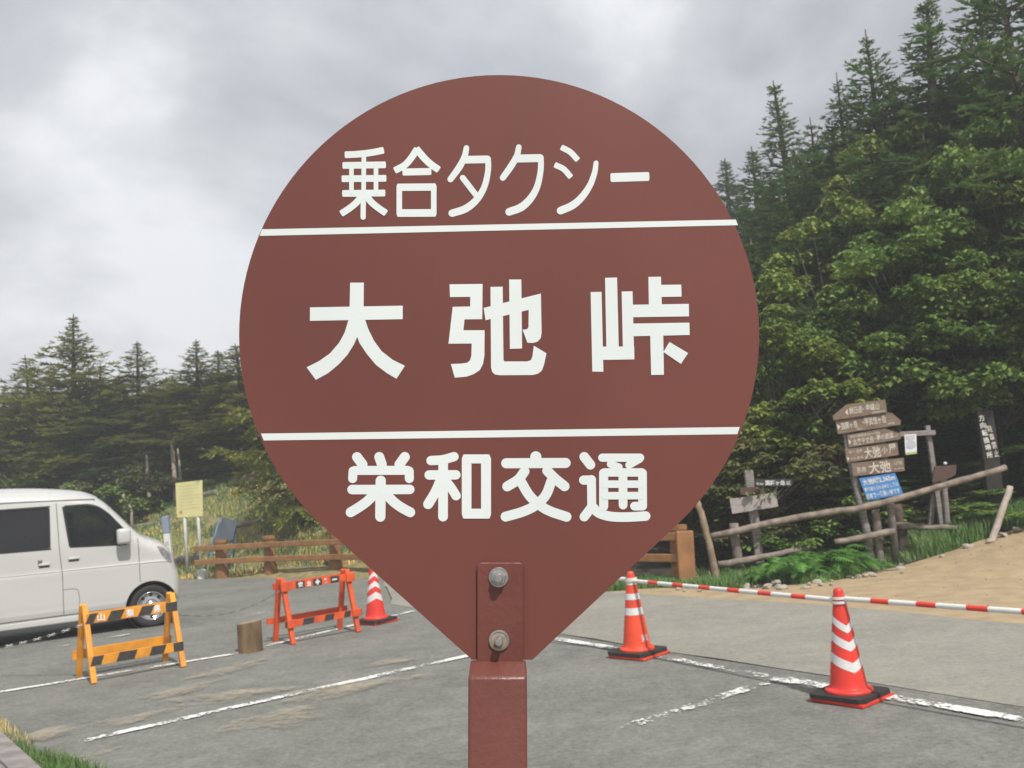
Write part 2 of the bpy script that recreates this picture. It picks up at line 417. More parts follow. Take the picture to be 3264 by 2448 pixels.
# the lot: darker asphalt nearest, paler road surface beyond the seam
seam = [gnd(1250, 1925), gnd(1600, 1990), gnd(2131, 2079), gnd(2647, 2157), gnd(3264, 2253)]
seam = [Vector((p.x, p.y)) for p in seam]; seam.append(Vector((5.8, 1.5))); seam.append(Vector((12, -8)))
lot = [(-40, -25), (12, -25)] + [tuple(p) for p in seam[::-1]] + [(-2.6, 17.4), (-3.6, 18.15), (-4.6, 18.75), (-6.3, 19.55), (-8, 20.6), (-12, 22), (-40, 24)]
road = [(p.x, p.y) for p in seam] + [(30, -25), (26, -12), (9, 1.0), (6.3, 4.6), (4.15, 8.2), (2.95, 10.15), (2.1, 11.2), (1.5, 11.95), (.93, 12.55), (-.4, 14.4), (-2.6, 17.4)]
A_LOT = asphalt_mat('asphalt_lot', (.128, .130, .118), (.192, .194, .176), (.265, .260, .232))
A_ROAD = asphalt_mat('asphalt_road', (.222, .214, .186), (.285, .273, .237), (.345, .33, .285))
def sheet(name, pts, z, m, parent=None):
    return obj(name, [(p[0], p[1], z) for p in pts], [list(range(len(pts)))], m, parent)
lp = [Vector(p) for p in lot]
car_park = sheet('car_park', lp, 0.0, A_LOT); car_park['kind'] = 'structure'
road_o = sheet('road', rough_edge(road, .03, .5, 4), 0.004, A_ROAD); road_o['kind'] = 'structure'

# sandy path on the right, a sheet that follows the bank
sand_poly = rough_edge([(.5, 12.5), (1.2, 11.8), (1.8, 11.0), (2.6, 9.95), (3.8, 8.0), (5.9, 4.4), (8.6, .8), (14, -4), (16, 4), (13, 12.5), (9, 13.4), (7.2, 13.35), (6.3, 13.1), (5.6, 12.9), (4.9, 12.75), (4.4, 12.45), (3.8, 11.95), (3.2, 11.75), (2.4, 11.95), (1.6, 12.55)], .10, .35, 8)
def poly_patch(name, poly, res, zoff, m, parent=None):
    xs = [p.x for p in poly]; ys = [p.y for p in poly]
    rng = random.Random(1); n = len(poly)
    V = [Vector((p.x, p.y)) for p in poly]
    x = min(xs)
    while x < max(xs):
        y = min(ys)
        while y < max(ys):
            V.append(Vector((x + rng.uniform(-.2, .2) * res, y + rng.uniform(-.2, .2) * res))); y += res
        x += res
    v2, e2, f2, *_ = delaunay_2d_cdt(V, [(i, (i + 1) % n) for i in range(n)], [list(range(n))], 1, 1e-5)
    return obj(name, [(p.x, p.y, hz(p.x, p.y) + zoff) for p in v2], [list(f) for f in f2], m, parent, smooth=True)
M_SAND = mat('sand', (.415, .315, .19), (.325, .24, .145), 4, .95, .8, 30, detail=9)
path = poly_patch('sandy_path', sand_poly, .35, .0215, M_SAND); path['kind'] = 'structure'

# painted lines: worn thermoplastic, each one a strip of its own
M_LINE = worn('worn_line_paint', (.66, .66, .63), (.80, .80, .77), 3.0, .475, .035, fine=42, mixf=.45)
M_LINE2 = worn('faded_line_paint', (.62, .62, .58), (.74, .74, .70), 3.5, .545, .04, fine=34, mixf=.5)
M_DUST = worn('drifted_sand', (.47, .41, .31), (.40, .345, .26), 2.4, .59, .20, fine=16, mixf=.45)
STRIPS = []
def strip(name, p0, p1, w0, w1, z, m, parent):
    p0, p1 = Vector((p0[0], p0[1], 0)), Vector((p1[0], p1[1], 0)); d = (p1 - p0).normalized(); s = Vector((-d.y, d.x, 0))
    n = max(2, int((p1 - p0).length / .1)); v = []; f = []; ed = []
    if m.name.startswith(('worn', 'faded')): w0 *= 1.25; w1 *= 1.25
    rng = random.Random(int(p0.x * 77))
    STRIPS.append(1); z += .0004 * len(STRIPS)
    for i in range(n + 1):
        t = i / n; p = p0.lerp(p1, t); w = w0 + (w1 - w0) * t; j = rng.uniform(-.006, .006)
        for k, q in enumerate((-.5, -.35, .35, .5)):
            v.append((p.x + s.x * (w * q + j), p.y + s.y * (w * q + j), z)); ed.append((-.06 if k in (0, 3) else 0.0) - (.1 if i in (0, n) else 0))
    for i in range(n):
        for k in range(3): f.append([i * 4 + k, i * 4 + k + 1, i * 4 + k + 5, i * 4 + k + 4])
    o = obj(name, v, f, m, parent)
    a = o.data.attributes.new('edge', 'FLOAT', 'POINT'); a.data.foreach_set('value', ed)
    return o
def g2(px, py): p = gnd(px, py); return (p.x, p.y)
strip('painted_line', g2(-120, 2228), g2(760, 2084), .075, .075, .009, M_LINE, car_park)
strip('painted_line', g2(745, 2086), g2(1330, 1946), .075, .07, .009, M_LINE, car_park)
strip('painted_line', g2(235, 2371), g2(1640, 2060), .085, .09, .009, M_LINE, car_park)
strip('painted_line', g2(2475, 2168), g2(1955, 2335), .10, .10, .009, M_LINE2, car_park)
strip('painted_line', g2(1700, 2027), g2(1975, 2072), .09, .09, .009, M_LINE, car_park)
strip('painted_line', g2(1975, 2072), g2(2470, 2165), .09, .08, .009, M_LINE2, car_park)
strip('painted_line', g2(2460, 2163), g2(2600, 2186), .16, .12, .011, M_LINE, car_park)
strip('painted_line', g2(2600, 2187), g2(3400, 2322), .10, .09, .009, M_LINE, car_park)
strip('painted_line', g2(740, 1972), g2(860, 1950), .06, .06, .009, M_LINE2, car_park)
strip('painted_line', g2(180, 2065), g2(480, 2012), .06, .06, .009, M_LINE2, car_park)
# hairline crack along the lot (filled dark)
M_CRACK = worn('crack', (.09, .088, .08), (.12, .115, .105), 4.0, .52, .08, fine=60)
strip('crack', g2(1560, 1990), g2(2300, 2112), .014, .014, .009, M_CRACK, car_park)
strip('crack', g2(2300, 2112), g2(3300, 2268), .014, .014, .009, M_CRACK, car_park)
def blot(name, cx_, cy_, rx, ry, rot, z, m, seed):
    rng = random.Random(seed); v = [(cx_, cy_, z)]; ed = [.06]; n = 28
    for ring in (.35, .7, 1.0):
        for k in range(n):
            t = 2 * math.pi * k / n; j = 1 + .18 * math.sin(3 * t + seed) + .12 * math.sin(5 * t + 2 * seed)
            x, y = rx * ring * j * math.cos(t), ry * ring * j * math.sin(t)
            v.append((cx_ + x * math.cos(rot) - y * math.sin(rot), cy_ + x * math.sin(rot) + y * math.cos(rot), z)); ed.append({.35: .04, .7: -.03, 1.0: -.30}[ring])
    f = [[0, 1 + k, 1 + (k + 1) % n] for k in range(n)]
    for r in range(2):
        f += [[1 + r * n + k, 1 + (r + 1) * n + k, 1 + (r + 1) * n + (k + 1) % n, 1 + r * n + (k + 1) % n] for k in range(n)]
    o = obj(name, v, f, m, car_park)
    a = o.data.attributes.new('edge', 'FLOAT', 'POINT'); a.data.foreach_set('value', ed)
for i, (px, py, rx, ry, rot) in enumerate([(735, 2135, .55, .20, .95), (590, 2200, .55, .20, .95), (420, 2295, .5, .18, .85), (1240, 2115, .34, .16, .3), (880, 2300, .5, .35, .2), (130, 2350, .35, .22, .9), (285, 2415, .28, .16, .6), (720, 2225, .6, .28, .2), (1100, 2200, .7, .3, .5)]):
    p = gnd(px, py); blot('sand_patch', p.x, p.y, rx, ry, rot, .013 + .0006 * i, M_DUST, i)

# ------------------------------------------------------------------ the bus-stop sign
YP = 1.06                                                   # depth of the plate's face
foot = at(1588, 2130, YP); low = at(1588, 2448, YP)
axis_up = (foot - low).normalized()
base = low - axis_up * (low.z / axis_up.z)
PXM = (at(1688, 1068, YP) - at(1588, 1068, YP)).length / 100   # metres per photo pixel on the plate
sign = thing('bus_stop_sign', 'round brown taxi stop sign with white lettering on a brown square pole', 'sign', base)
outl = []
cxp, cyp, rp = 1591, 1068, 829
for k in range(97):
    t = math.radians(134.5) + math.radians(360 - 88.5) * k / 96     # image angle, clockwise from +x, y down
    outl.append((cxp + rp * math.cos(t), cyp + rp * math.sin(t)))
outl += [(1697, 2103), (1505, 2103)]
def plate_pts(px, off=0.0): return [at(x, y, YP) + Vector((0, -off, 0)) for x, y in px]
plate = G().prism(plate_pts(outl), (0, .0025, 0)).build('plate', M_BROWN, sign)
flat_shade_by_angle(plate, 30)
LIFT = .0003
def catmull(pts, n=8):
    if len(pts) < 3: return pts
    P = [np.array(p, float) for p in pts]; P = [2 * P[0] - P[1]] + P + [2 * P[-1] - P[-2]]; out = []
    for i in range(1, len(P) - 2):
        for k in range(n):
            t = k / n
            out.append(tuple(.5 * ((2 * P[i]) + (P[i + 1] - P[i - 1]) * t + (2 * P[i - 1] - 5 * P[i] + 4 * P[i + 1] - P[i + 2]) * t * t + (3 * P[i] - P[i - 1] - 3 * P[i + 1] + P[i + 2]) * t ** 3)))
    out.append(tuple(P[-2])); return out
def ribbon(pts, w, sq=1.0):
    """outline of a brush stroke with rounded ends; sq < 1 flattens the end"""
    c = catmull(pts); n = len(c)
    ws = [w] * n if isinstance(w, (int, float)) else list(np.interp(np.linspace(0, 1, n), np.linspace(0, 1, len(w)), w))
    L, Rr = [], []
    for i, p in enumerate(c):
        a, b = c[max(i - 1, 0)], c[min(i + 1, n - 1)]; d = np.array([b[0] - a[0], b[1] - a[1]], float); d /= np.linalg.norm(d)
        nn = np.array([-d[1], d[0]]) * ws[i] / 2; L.append(np.array(p) + nn); Rr.append(np.array(p) - nn)
        if i == 0: d0 = d
        if i == n - 1: d1 = d
    def cap(p, d, wd):
        nn = np.array([-d[1], d[0]]); res = []
        for k in range(1, 10):
            t = math.pi * k / 10; e = .5 if sq < 1 else 1
            cs = math.copysign(abs(math.cos(t)) ** e, math.cos(t)); sn = abs(math.sin(t)) ** e
            res.append(np.array(p) + nn * cs * wd / 2 + d * sn * wd / 2 * sq)
        return res
    return [tuple(q) for q in L + cap(c[-1], d1, ws[-1]) + Rr[::-1] + cap(c[0], -d0, ws[0])]
def glyph(label, polys, o, s):
    g = G()
    for k, pl in enumerate(polys):
        pts = [(o[0] + x * s, o[1] + y * s) for x, y in pl]
        w = plate_pts(pts, LIFT + k * .00004)
        g.add(w, [list(range(len(w)))])
    ob = g.build('character', M_VINYL, plate); ob['label'] = label
R_ = ribbon
T1 = ((1040, 430), .48825)
def RS(p, w): return ribbon(p, w, .45)
glyph('white character 乗', [RS([(130, 130), (200, 127), (290, 117), (367, 102)], 44), RS([(116, 200), (380, 196)], 44), RS([(110, 287), (383, 284)], 44), RS([(114, 383), (376, 380)], 44),
       R_([(246, 140), (244, 395)], 30), R_([(243, 380), (241, 538)], 34), R_([(165, 205), (165, 375)], 30), R_([(325, 200), (325, 375)], 30),
       RS([(236, 392), (200, 440), (155, 478), (104, 512)], 44), RS([(256, 392), (295, 440), (338, 476), (384, 508)], 44)], *T1)
glyph('white character 合', [RS([(590, 98), (552, 155), (512, 198), (454, 230)], 44), RS([(592, 96), (640, 152), (680, 190), (728, 224)], 46), RS([(508, 243), (676, 240)], 46),
       RS([(473, 343), (706, 341)], 48), RS([(473, 511), (706, 510)], 50), R_([(477, 338), (477, 515)], 36), R_([(702, 338), (702, 514)], 36)], *T1)
glyph('white character タ', [R_([(915, 86), (903, 142), (868, 212), (811, 290)], [36, 40, 44, 40]), R_([(900, 163), (1050, 160)], 50),
       R_([(1048, 158), (1057, 178), (1054, 250), (1030, 345), (980, 425), (910, 482), (822, 512)], [44, 38, 38, 40, 46, 50, 48]), R_([(891, 281), (935, 338), (985, 402)], 38)], *T1)
glyph('white character ク', [R_([(1257, 80), (1244, 138), (1208, 202), (1153, 280)], [36, 40, 44, 40]), R_([(1240, 155), (1394, 152)], 52),
       R_([(1390, 150), (1401, 172), (1397, 250), (1374, 345), (1330, 420), (1270, 474), (1194, 503)], [46, 38, 38, 42, 48, 52, 50])], *T1)
glyph('white character シ', [RS([(1540, 84), (1592, 112), (1638, 160)], 38), RS([(1498, 198), (1550, 224), (1593, 272)], 38),
       R_([(1761, 184), (1752, 245), (1722, 328), (1670, 405), (1608, 460), (1530, 495)], [32, 36, 40, 46, 50, 50])], *T1)
glyph('white long vowel mark ー', [RS([(1868, 279), (2096, 272)], 58)], *T1)
T2 = ((940, 840), .58770)
glyph('large white character 大', [[(300, 104), (374, 104), (373, 232), (381, 305), (400, 360), (430, 420), (470, 475), (530, 522), (597, 555), (551, 625), (500, 595), (440, 550), (390, 490), (350, 430), (338, 398),
       (320, 440), (285, 495), (240, 545), (180, 595), (114, 631), (64, 563), (130, 530), (190, 488), (240, 430), (270, 375), (290, 309), (297, 235)],
      [(82, 238), (585, 229), (585, 302), (82, 311)]], *T2)
glyph('large white character 弛', [[(839, 113), (1018, 111), (1016, 302), (920, 303), (914, 362), (1029, 362), (1028, 500), (1020, 545), (1003, 578), (970, 600), (930, 614), (867, 619), (846, 545), (900, 543), (935, 538), (950, 525), (957, 500), (959, 434), (833, 435), (856, 235), (951, 233), (951, 181), (841, 182)],
      [(1061, 127), (1127, 126), (1131, 520), (1136, 531), (1260, 531), (1280, 524), (1288, 505), (1296, 446), (1364, 487), (1352, 545), (1340, 580), (1320, 597), (1290, 605), (1110, 606), (1085, 602), (1070, 588), (1064, 565)],
      [(1024, 241), (1334, 163), (1338, 375), (1333, 405), (1315, 425), (1290, 431), (1261, 430), (1235, 359), (1258, 357), (1267, 345), (1268, 252), (1034, 308)],
      [(1162, 87), (1228, 87), (1232, 461), (1166, 463)]], *T2)
glyph('large white character 峠', [[(1604, 155), (1663, 154), (1673, 587), (1613, 586)], [(1682, 78), (1747, 76), (1757, 490), (1690, 490)], [(1660, 451), (1840, 450), (1841, 520), (1662, 523)], [(1772, 152), (1831, 151), (1840, 516), (1780, 516)],
      [(1917, 73), (1985, 72), (1991, 260), (1920, 260)], [(1975, 116), (2095, 115), (2097, 180), (1980, 182)], [(1822, 224), (2136, 219), (2137, 287), (1824, 292)], [(1825, 326), (2139, 321), (2141, 388), (1827, 395)],
      [(1926, 370), (1997, 370), (2001, 604), (1932, 605)], [(2031, 426), (2132, 486), (2093, 545), (1998, 480)]], *T2)
T3 = ((1060, 1400), .47920)
glyph('white character 栄', [R_([(163, 119), (200, 168)], 66), R_([(311, 118), (328, 168)], 66), R_([(481, 118), (445, 168)], 66), R_([(150, 208), (498, 207)], 60), R_([(137, 212), (134, 262)], 60), R_([(510, 212), (511, 262)], 60),
      R_([(321, 276), (318, 515)], 68), R_([(130, 335), (514, 334)], 63), R_([(292, 352), (232, 412), (180, 450), (121, 486)], 66), R_([(345, 352), (402, 412), (455, 452), (517, 486)], 66)], *T3)
glyph('white character 和', [R_([(655, 142), (735, 136), (808, 116)], 62), R_([(736, 140), (735, 515)], 64), R_([(643, 238), (820, 237)], 63), R_([(722, 265), (685, 350), (636, 432)], 66), R_([(752, 275), (790, 325), (822, 376)], 62),
      R_([(892, 133), (892, 496)], 64), R_([(1021, 133), (1021, 496)], 66), RS([(880, 131), (1034, 131)], 60), RS([(880, 495), (1034, 495)], 66)], *T3)
glyph('white character 交', [R_([(1352, 117), (1352, 150)], 74), R_([(1155, 160), (1550, 158)], 67), R_([(1277, 214), (1235, 268), (1162, 314)], 66), R_([(1428, 210), (1480, 262), (1543, 313)], 66),
      R_([(1255, 285), (1310, 375), (1380, 440), (1450, 480), (1556, 516)], 66), R_([(1455, 280), (1418, 372), (1350, 440), (1262, 483), (1151, 515)], 66)], *T3)
glyph('white character 通', [R_([(1674, 117), (1715, 170)], 64), R_([(1670, 272), (1722, 271)], 61), R_([(1722, 268), (1724, 450)], 59), R_([(1724, 450), (1674, 516)], 62), R_([(1733, 455), (1770, 490), (1845, 513), (1950, 518), (2082, 511)], 64),
      R_([(1794, 123), (2045, 123)], 55), R_([(2042, 132), (1972, 172)], 50), R_([(1848, 166), (1905, 185)], 48), R_([(1803, 225), (1803, 448)], 60), R_([(1808, 221), (2056, 221)], 56), R_([(2061, 225), (2062, 440)], 58), R_([(2062, 445), (2008, 445)], 58),
      R_([(1931, 222), (1932, 438)], 58), R_([(1810, 299), (2056, 299)], 50), R_([(1810, 376), (2056, 375)], 50)], *T3)
def line_strip(a, b, c, d):
    w = plate_pts([a, b, c, d], LIFT); G().add(w, [[0, 1, 2, 3]]).build('white_line', M_VINYL, plate)
line_strip((835, 731), (2345, 700), (2352, 718), (828, 752))
line_strip((832, 1382), (2358, 1361), (2350, 1384), (841, 1404))
# tab of the pole that carries the plate, and the pole itself
YT = YP - .0055
def rrect(x0, y0, x1, y1, r):
    p = []
    for cx_, cy_, a0 in ((x1 - r, y0 + r, -90), (x1 - r, y1 - 2, 0), (x0 + r, y1 - 2, 90), (x0 + r, y0 + r, 180)):
        if cy_ == y1 - 2: p.append((x1 if cx_ > x0 + r * 1.5 else x0, y1)); continue
        for k in range(6):
            t = math.radians(a0 + 90 * k / 5); p.append((cx_ + r * math.cos(t), cy_ + r * math.sin(t)))
    return p
tp = [at(x, y, YT) for x, y in rrect(1521, 1793, 1668, 2112, 14)]
tab = G().prism(tp, (0, .0047, 0)).build('mounting_tab', M_BROWN2, sign)
bv = tab.modifiers.new('bevel', 'BEVEL'); bv.width = .0012; bv.segments = 2; bv.limit_method = 'ANGLE'
side = Vector((0, -1, 0)); Xa = axis_up.cross(side) * -1
Xa = Vector((axis_up.z, 0, -axis_up.x)).normalized()
top_c = at(1588, 2108, YP)
hw = 88.5 * PXM
gp = G()
def ring_pt(h, wx, y0, y1):                                 # rounded rectangle ring at distance h along the pole
    c = base + axis_up * h; r = .004; pts = []
    for sx, yy, a0 in ((1, y0, -90), (1, y1, 0), (-1, y1, 90), (-1, y0, 180)):
        for k in range(4):
            t = math.radians(a0 + 30 * k)
            ux = sx * (wx - r) + r * math.cos(t); yv = yy + (r if yy == y0 else -r) + r * math.sin(t)
            pts.append(c + Xa * ux + Vector((0, yv - base.y, 0)))
    return pts
H = (top_c - base).length
yb0, yb1 = YP - .031, YP + .028
rings = [(-.0, hw, yb0, yb1), (H - .0135, hw, yb0, yb1), (H - .0115, hw * .995, yb0 + .0008, yb1), (H - .009, hw * .985, yb0 + .004, yb1 - .004), (H - .001, hw * .965, YP - .011, YP + .006), (H + .001, hw * .94, YP - .0062, YP - .0002)]
vv = []
for r in rings: vv += ring_pt(*r)
n = 16
ff = [[i * n + k, i * n + (k + 1) % n, (i + 1) * n + (k + 1) % n, (i + 1) * n + k] for i in range(len(rings) - 1) for k in range(n)] + [[(len(rings) - 1) * n + k for k in range(n)]]
pole = obj('pole', vv, ff, M_BROWN2, sign, smooth=True); flat_shade_by_angle(pole, 40)
# bolts: washer, hexagonal nut, threaded end
def bolt(px, py, nut, washer_m):
    c = at(px, py, YT); ax = (Vector((1, 0, 0)), Vector((0, 0, 1)), Vector((0, -1, 0)))
    R = 31 * PXM
    w = G().lathe([(.0001, 0), (R, 0), (R, .0012), (R * .96, .0018), (R * .3, .0018)], 32, c, ax).build('bolt', washer_m, sign)
    if nut:
        g = G(); v = []
        for z, k in ((.0018, 1), (.0075, 1), (.0085, .88)):
            for i in range(6):
                t = math.radians(60 * i + 12); v.append(c + Vector((math.cos(t) * R * .80 * k, -z, math.sin(t) * R * .80 * k)))
        f = [[a * 6 + i, a * 6 + (i + 1) % 6, (a + 1) * 6 + (i + 1) % 6, (a + 1) * 6 + i] for a in range(2) for i in range(6)] + [[12 + i for i in range(6)]]
        g.add(v, f).build('nut', M_STEEL, w)
        G().lathe([(R * .47, .0085), (R * .47, .0125), (R * .40, .0135), (.0001, .0137)], 20, c, ax).build('stud', M_STEEL, w, smooth=False)
    else:
        G().lathe([(R * .42, .0018), (R * .42, .0135), (R * .34, .0148), (.0001, .015)], 20, c, ax).build('stud', M_STEEL, w, smooth=False)
        G().lathe([(R * .97, .0012), (R * 1.01, .0016), (R * 1.01, .0024), (R * .82, .0026), (R * .80, .0012)], 32, c, ax).build('washer_ring', M_STEEL, w)
bolt(1589, 1840, True, M_STEEL)
bolt(1591, 2040, False, M_RUST)

# ------------------------------------------------------------------ traffic cones
def make_cone(label, pos, rz, mcone, bands, chevron, base_rz, flap):
    t = thing('traffic_cone', label, 'traffic cone', (pos[0], pos[1], .0), rz, None)
    ca, sa = math.cos(base_rz), math.sin(base_rz)
    ax = (Vector((ca, sa, 0)), Vector((-sa, ca, 0)), Vector((0, 0, 1)))
    G().box((.012, -.008, .014), .37, .37, .022, ax, .006).build('base', mcone, t, local=True)
    ax2 = (Vector((math.cos(base_rz + flap), math.sin(base_rz + flap), 0)), Vector((-math.sin(base_rz + flap), math.cos(base_rz + flap), 0)), Vector((0, 0, 1)))
    w = G()
    sq = [(-.19, -.16), (-.16, -.19), (.16, -.19), (.19, -.16), (.19, .16), (.16, .19), (-.16, .19), (-.19, .16)]
    w.prism([ax2[0] * x + ax2[1] * y + Vector((0, 0, .054)) for x, y in sq][::1], (0, 0, -.026))
    w.build('rubber_weight', M_RUBBER, t, local=True)
    def rad(z): return .118 + (.028 - .118) * (z - .075) / (.70 - .075)
    prof = [(.146, .050), (.149, .060), (.147, .070), (.140, .076), (.120, .080)] + [(rad(z), z) for z in np.linspace(.085, .665, 20)] + [(.0315, .68), (.027, .694), (.017, .701), (.0005, .703)]
    b = G().lathe(prof, 40).build('cone_body', mcone, t, local=True, smooth=True)
    for z0, z1 in bands:
        n = 64; v = []; f = []
        for k in range(n):
            ph = 2 * math.pi * k / n
            dz = chevron * (abs(((ph - math.pi) / math.pi * 2) % 2 - 1) * 2 - 1)
            for q in range(4):
                z = z0 + (z1 - z0) * q / 3 + dz
                v.append(((rad(z) + .0012) * math.cos(ph), (rad(z) + .0012) * math.sin(ph), z))
        for k in range(n):
            for q in range(3): f.append([k * 4 + q, ((k + 1) % n) * 4 + q, ((k + 1) % n) * 4 + q + 1, k * 4 + q + 1])
        obj('reflective_band', v, f, M_REFL, t, local=True, smooth=True)
    return t, rad
cone1, rad1 = make_cone('tall red cone with three white chevron bands nearest the camera', g2(2710, 2229), math.radians(8), M_CONE, [(.215, .275), (.345, .40), (.455, .502)], .032, .55, .06)
cone2, rad2 = make_cone('orange red cone with level white bands and pencilled writing, behind the pole on its right', g2(2033, 2090), math.radians(10), M_CONEO, [(.345, .403), (.47, .52), (.592, .632)], 0.0, .62, .02)
cone3, rad3 = make_cone('red cone with slanted white bands beside the orange barricade', g2(1199, 1985), math.radians(112), M_CONE, [(.255, .33), (.395, .455), (.515, .56)], .034, .5, .05)
# writing on the second cone: 栄和, wrapped on the curved side
gt = G(); V, T = text_tris('栄和', .01)
vw = []
for a, b in V:
    ph = math.radians(-64) + (a - .5) * .62; z = .128 + b * .058
    vw.append(((rad2(z) + .0015) * math.cos(ph), (rad2(z) + .0015) * math.sin(ph), z))
gt.add(vw, [list(t) for t in T]).build('handwriting', M_REFL, cone2, local=True)

# ------------------------------------------------------------------ red and white cone bars
def cone_bar(label, p0, p1, ring_end):
    p0, p1 = Vector(p0), Vector(p1); d = (p1 - p0).normalized(); L = (p1 - p0).length
    t = thing('cone_bar', label, 'barrier bar', p0, 0, None)
    a, b = .048, L - .048
    pattern = []; x = a; white = True
    while x < b - .01:
        w = .19 if white else .13
        if x < a + .01: w = .20
        pattern.append((x, min(x + w, b), white)); x += w; white = not white
    if pattern[-1][1] - pattern[-1][0] < .05: q = pattern.pop(); pattern[-1] = (pattern[-1][0], q[1], pattern[-1][2])
    for x0, x1, wht in pattern:
        G().tube([p0 + d * x0, p0 + d * x1], .0165, 14).build('white_sleeve' if wht else 'red_sleeve', M_BARW if wht else M_BARR, t, smooth=False)
    for c, sgn, zo in ((p0, 1, .006), (p1, -1, -.009)):
        g = G(); g.lathe([(.045, -.008), (.053, -.008), (.053, .008), (.045, .008), (.045, -.008)], 28, c + Vector((0, 0, zo)))
        g.beam(c + d * sgn * .05 + Vector((0, 0, zo)), c + d * sgn * .11, .014, .022, (0, 0, 1), .002)
        g.build('end_ring', M_BARW, t)
    return t
def cone_top(px, py): q = g2(px, py); return Vector((q[0], q[1], .622))
k1, k2 = cone_top(2710, 2229), cone_top(2033, 2090)
dd = (k1 - k2).normalized()
cone_bar('red and white striped bar linking the two cones right of the pole', k2, k1, True)
cone_bar('red and white bar running from the nearest cone out of the right edge', k1 + Vector((0, 0, .012)), k1 + Vector((.92, -1.42, .02)), True)
cone_bar('white bar end poking out left of the middle cone, mostly hidden by the sign', k2 + Vector((0, 0, .012)), k2 + Vector((-1.28, 1.45, .012)), True)
def far_cone():
    q = k2 + Vector((-1.28, 1.45, 0)); make_cone('cone hidden behind the sign holding the far end of the bar', (q.x, q.y), 0, M_CONE, [(.345, .403), (.47, .52)], 0.0, .3, .04)
far_cone()

# ------------------------------------------------------------------ folding barricades
def barricade(name, label, fl, fr, rl, rr, hgt, mcol, kind):
    fl, fr, rl, rr = [Vector((p[0], p[1], 0)) for p in (fl, fr, rl, rr)]
    loc = (fl + fr + rl + rr) / 4
    t = thing(name, label, 'barricade', loc)
    u = ((fr - fl).normalized() + (rr - rl).normalized()).normalized(); v = Vector((-u.y, u.x, 0))
    up = Vector((0, 0, 1)); wid = ((fr - fl).length + (rr - rl).length) / 2; dep = abs((rl - fl).dot(v)) 
    def P(a, b, c): return loc + u * a + v * b + up * c
    hw_, hd = wid / 2, dep / 2
    s = .052
    for sx in (-1, 1):
        for sy in (-1, 1):
            G().beam(P(sx * hw_, sy * hd, 0.0), P(sx * hw_, sy * .035, hgt), s, s * .9, v, .007).build('leg', mcol, t)
    # rails: upper board, lower front board, lower rear board
    def on_leg(c): return hd + (.035 - hd) * c / hgt
    def rail(c, hh, sy, ext, stripes, text=None):
        b = sy * (on_leg(c) + .034)
        r = G().beam(P(-hw_ - ext, b, c), P(hw_ + ext, b, c), hh, .022, -v if sy < 0 else v, .003).build('rail', mcol, t)
        fv = -v if sy < 0 else v
        f0 = b * 1.0 + sy * .0118
        for a0, a1, sl in stripes:
            k = [P(a0, f0, c - hh / 2 + .002), P(a1, f0, c - hh / 2 + .002), P(a1 + sl, f0, c + hh / 2 - .002), P(a0 + sl, f0, c + hh / 2 - .002)]
            G().add(k, [[0, 1, 2, 3]]).build('stripe', M_BLK, r)
        if text:
            for ch, a, w in text:
                g = G()
                if ch == '+':
                    for w_, h_ in ((w * .36, w), (w, w * .36)):
                        o_ = P(a, f0 - .0012 - (.0002 if w_ < h_ else 0), c)
                        g.add([o_ - u * w_ / 2 - up * h_ / 2, o_ + u * w_ / 2 - up * h_ / 2, o_ + u * w_ / 2 + up * h_ / 2, o_ - u * w_ / 2 + up * h_ / 2], [[0, 1, 2, 3]])
                else:
                    text_on(g, ch, P(a - w / 2, f0 - .0012, c - w / 2 if ch != '一' else c - .008), u * w, up * (w if ch != '一' else .016), (0, 0, 0), .035)
                g.build('character', M_WPAINT, r)
    if kind == 'yellow':
        sw = .115
        rail(hgt - .125, .092, -1, .0, [(-hw_ - .02, -hw_ + .055, .045), (-.235, -.11, .045), (.05, .17, .045), (hw_ - .09, hw_ + .02, 0)],
             [('山', -.285, .07), ('梨', -.02, .072), ('県', .235, .072)])
        rail(.20, .088, -1, .02, [(-hw_ - .02, -hw_ + .075, .03), (-.20, -.035, .035), (.10, .235, .035), (hw_ - .075, hw_ + .02, 0)])
        rail(.215, .088, 1, .06, [])
        rail(hgt - .125, .07, 1, .0, [])
    else:
        rail(hgt - .085, .078, -1, .03, [(-.27, -.165, 0), (-.065, .045, 0), (.15, .26, 0)],
             [('安', -.215, .058), ('全', -.115, .058), ('+', -.01, .056), ('第', .095, .058), ('一', .20, .06)])
        rail(.215, .07, -1, .07, [(-hw_ - .07, -hw_ - .035, .0), (-.27, -.14, .02), (-.01, .10, .02), (.23, .31, .02), (hw_ + .03, hw_ + .068, 0)])
        rail(.225, .065, 1, .10, [])
        rail(hgt - .085, .07, 1, .05, [])
        for sx in (-1, 1):
            for (c, hh) in ((hgt - .085, .10), (.215, .085)):
                b = -(on_leg(c) + .034) - .016
                G().box(P(sx * hw_, b, c), .105, .03, hh, (u, v, up), .006).build('clamp', mcol, t)
    return t, P, hw_
yb, YPf, yhw = barricade('barricade', 'yellow and black striped folding barricade beside the van', (-4.01, 9.07), (-3.36, 9.60), (-4.43, 9.47), (-3.78, 9.93), .70, M_YEL, 'yellow')
ob_, OPf, ohw = barricade('barricade', 'orange and black folding barricade with white safety lettering', (-2.50, 10.40), (-1.90, 10.91), (-2.82, 10.68), (-2.21, 11.18), .685, M_ORA, 'orange')

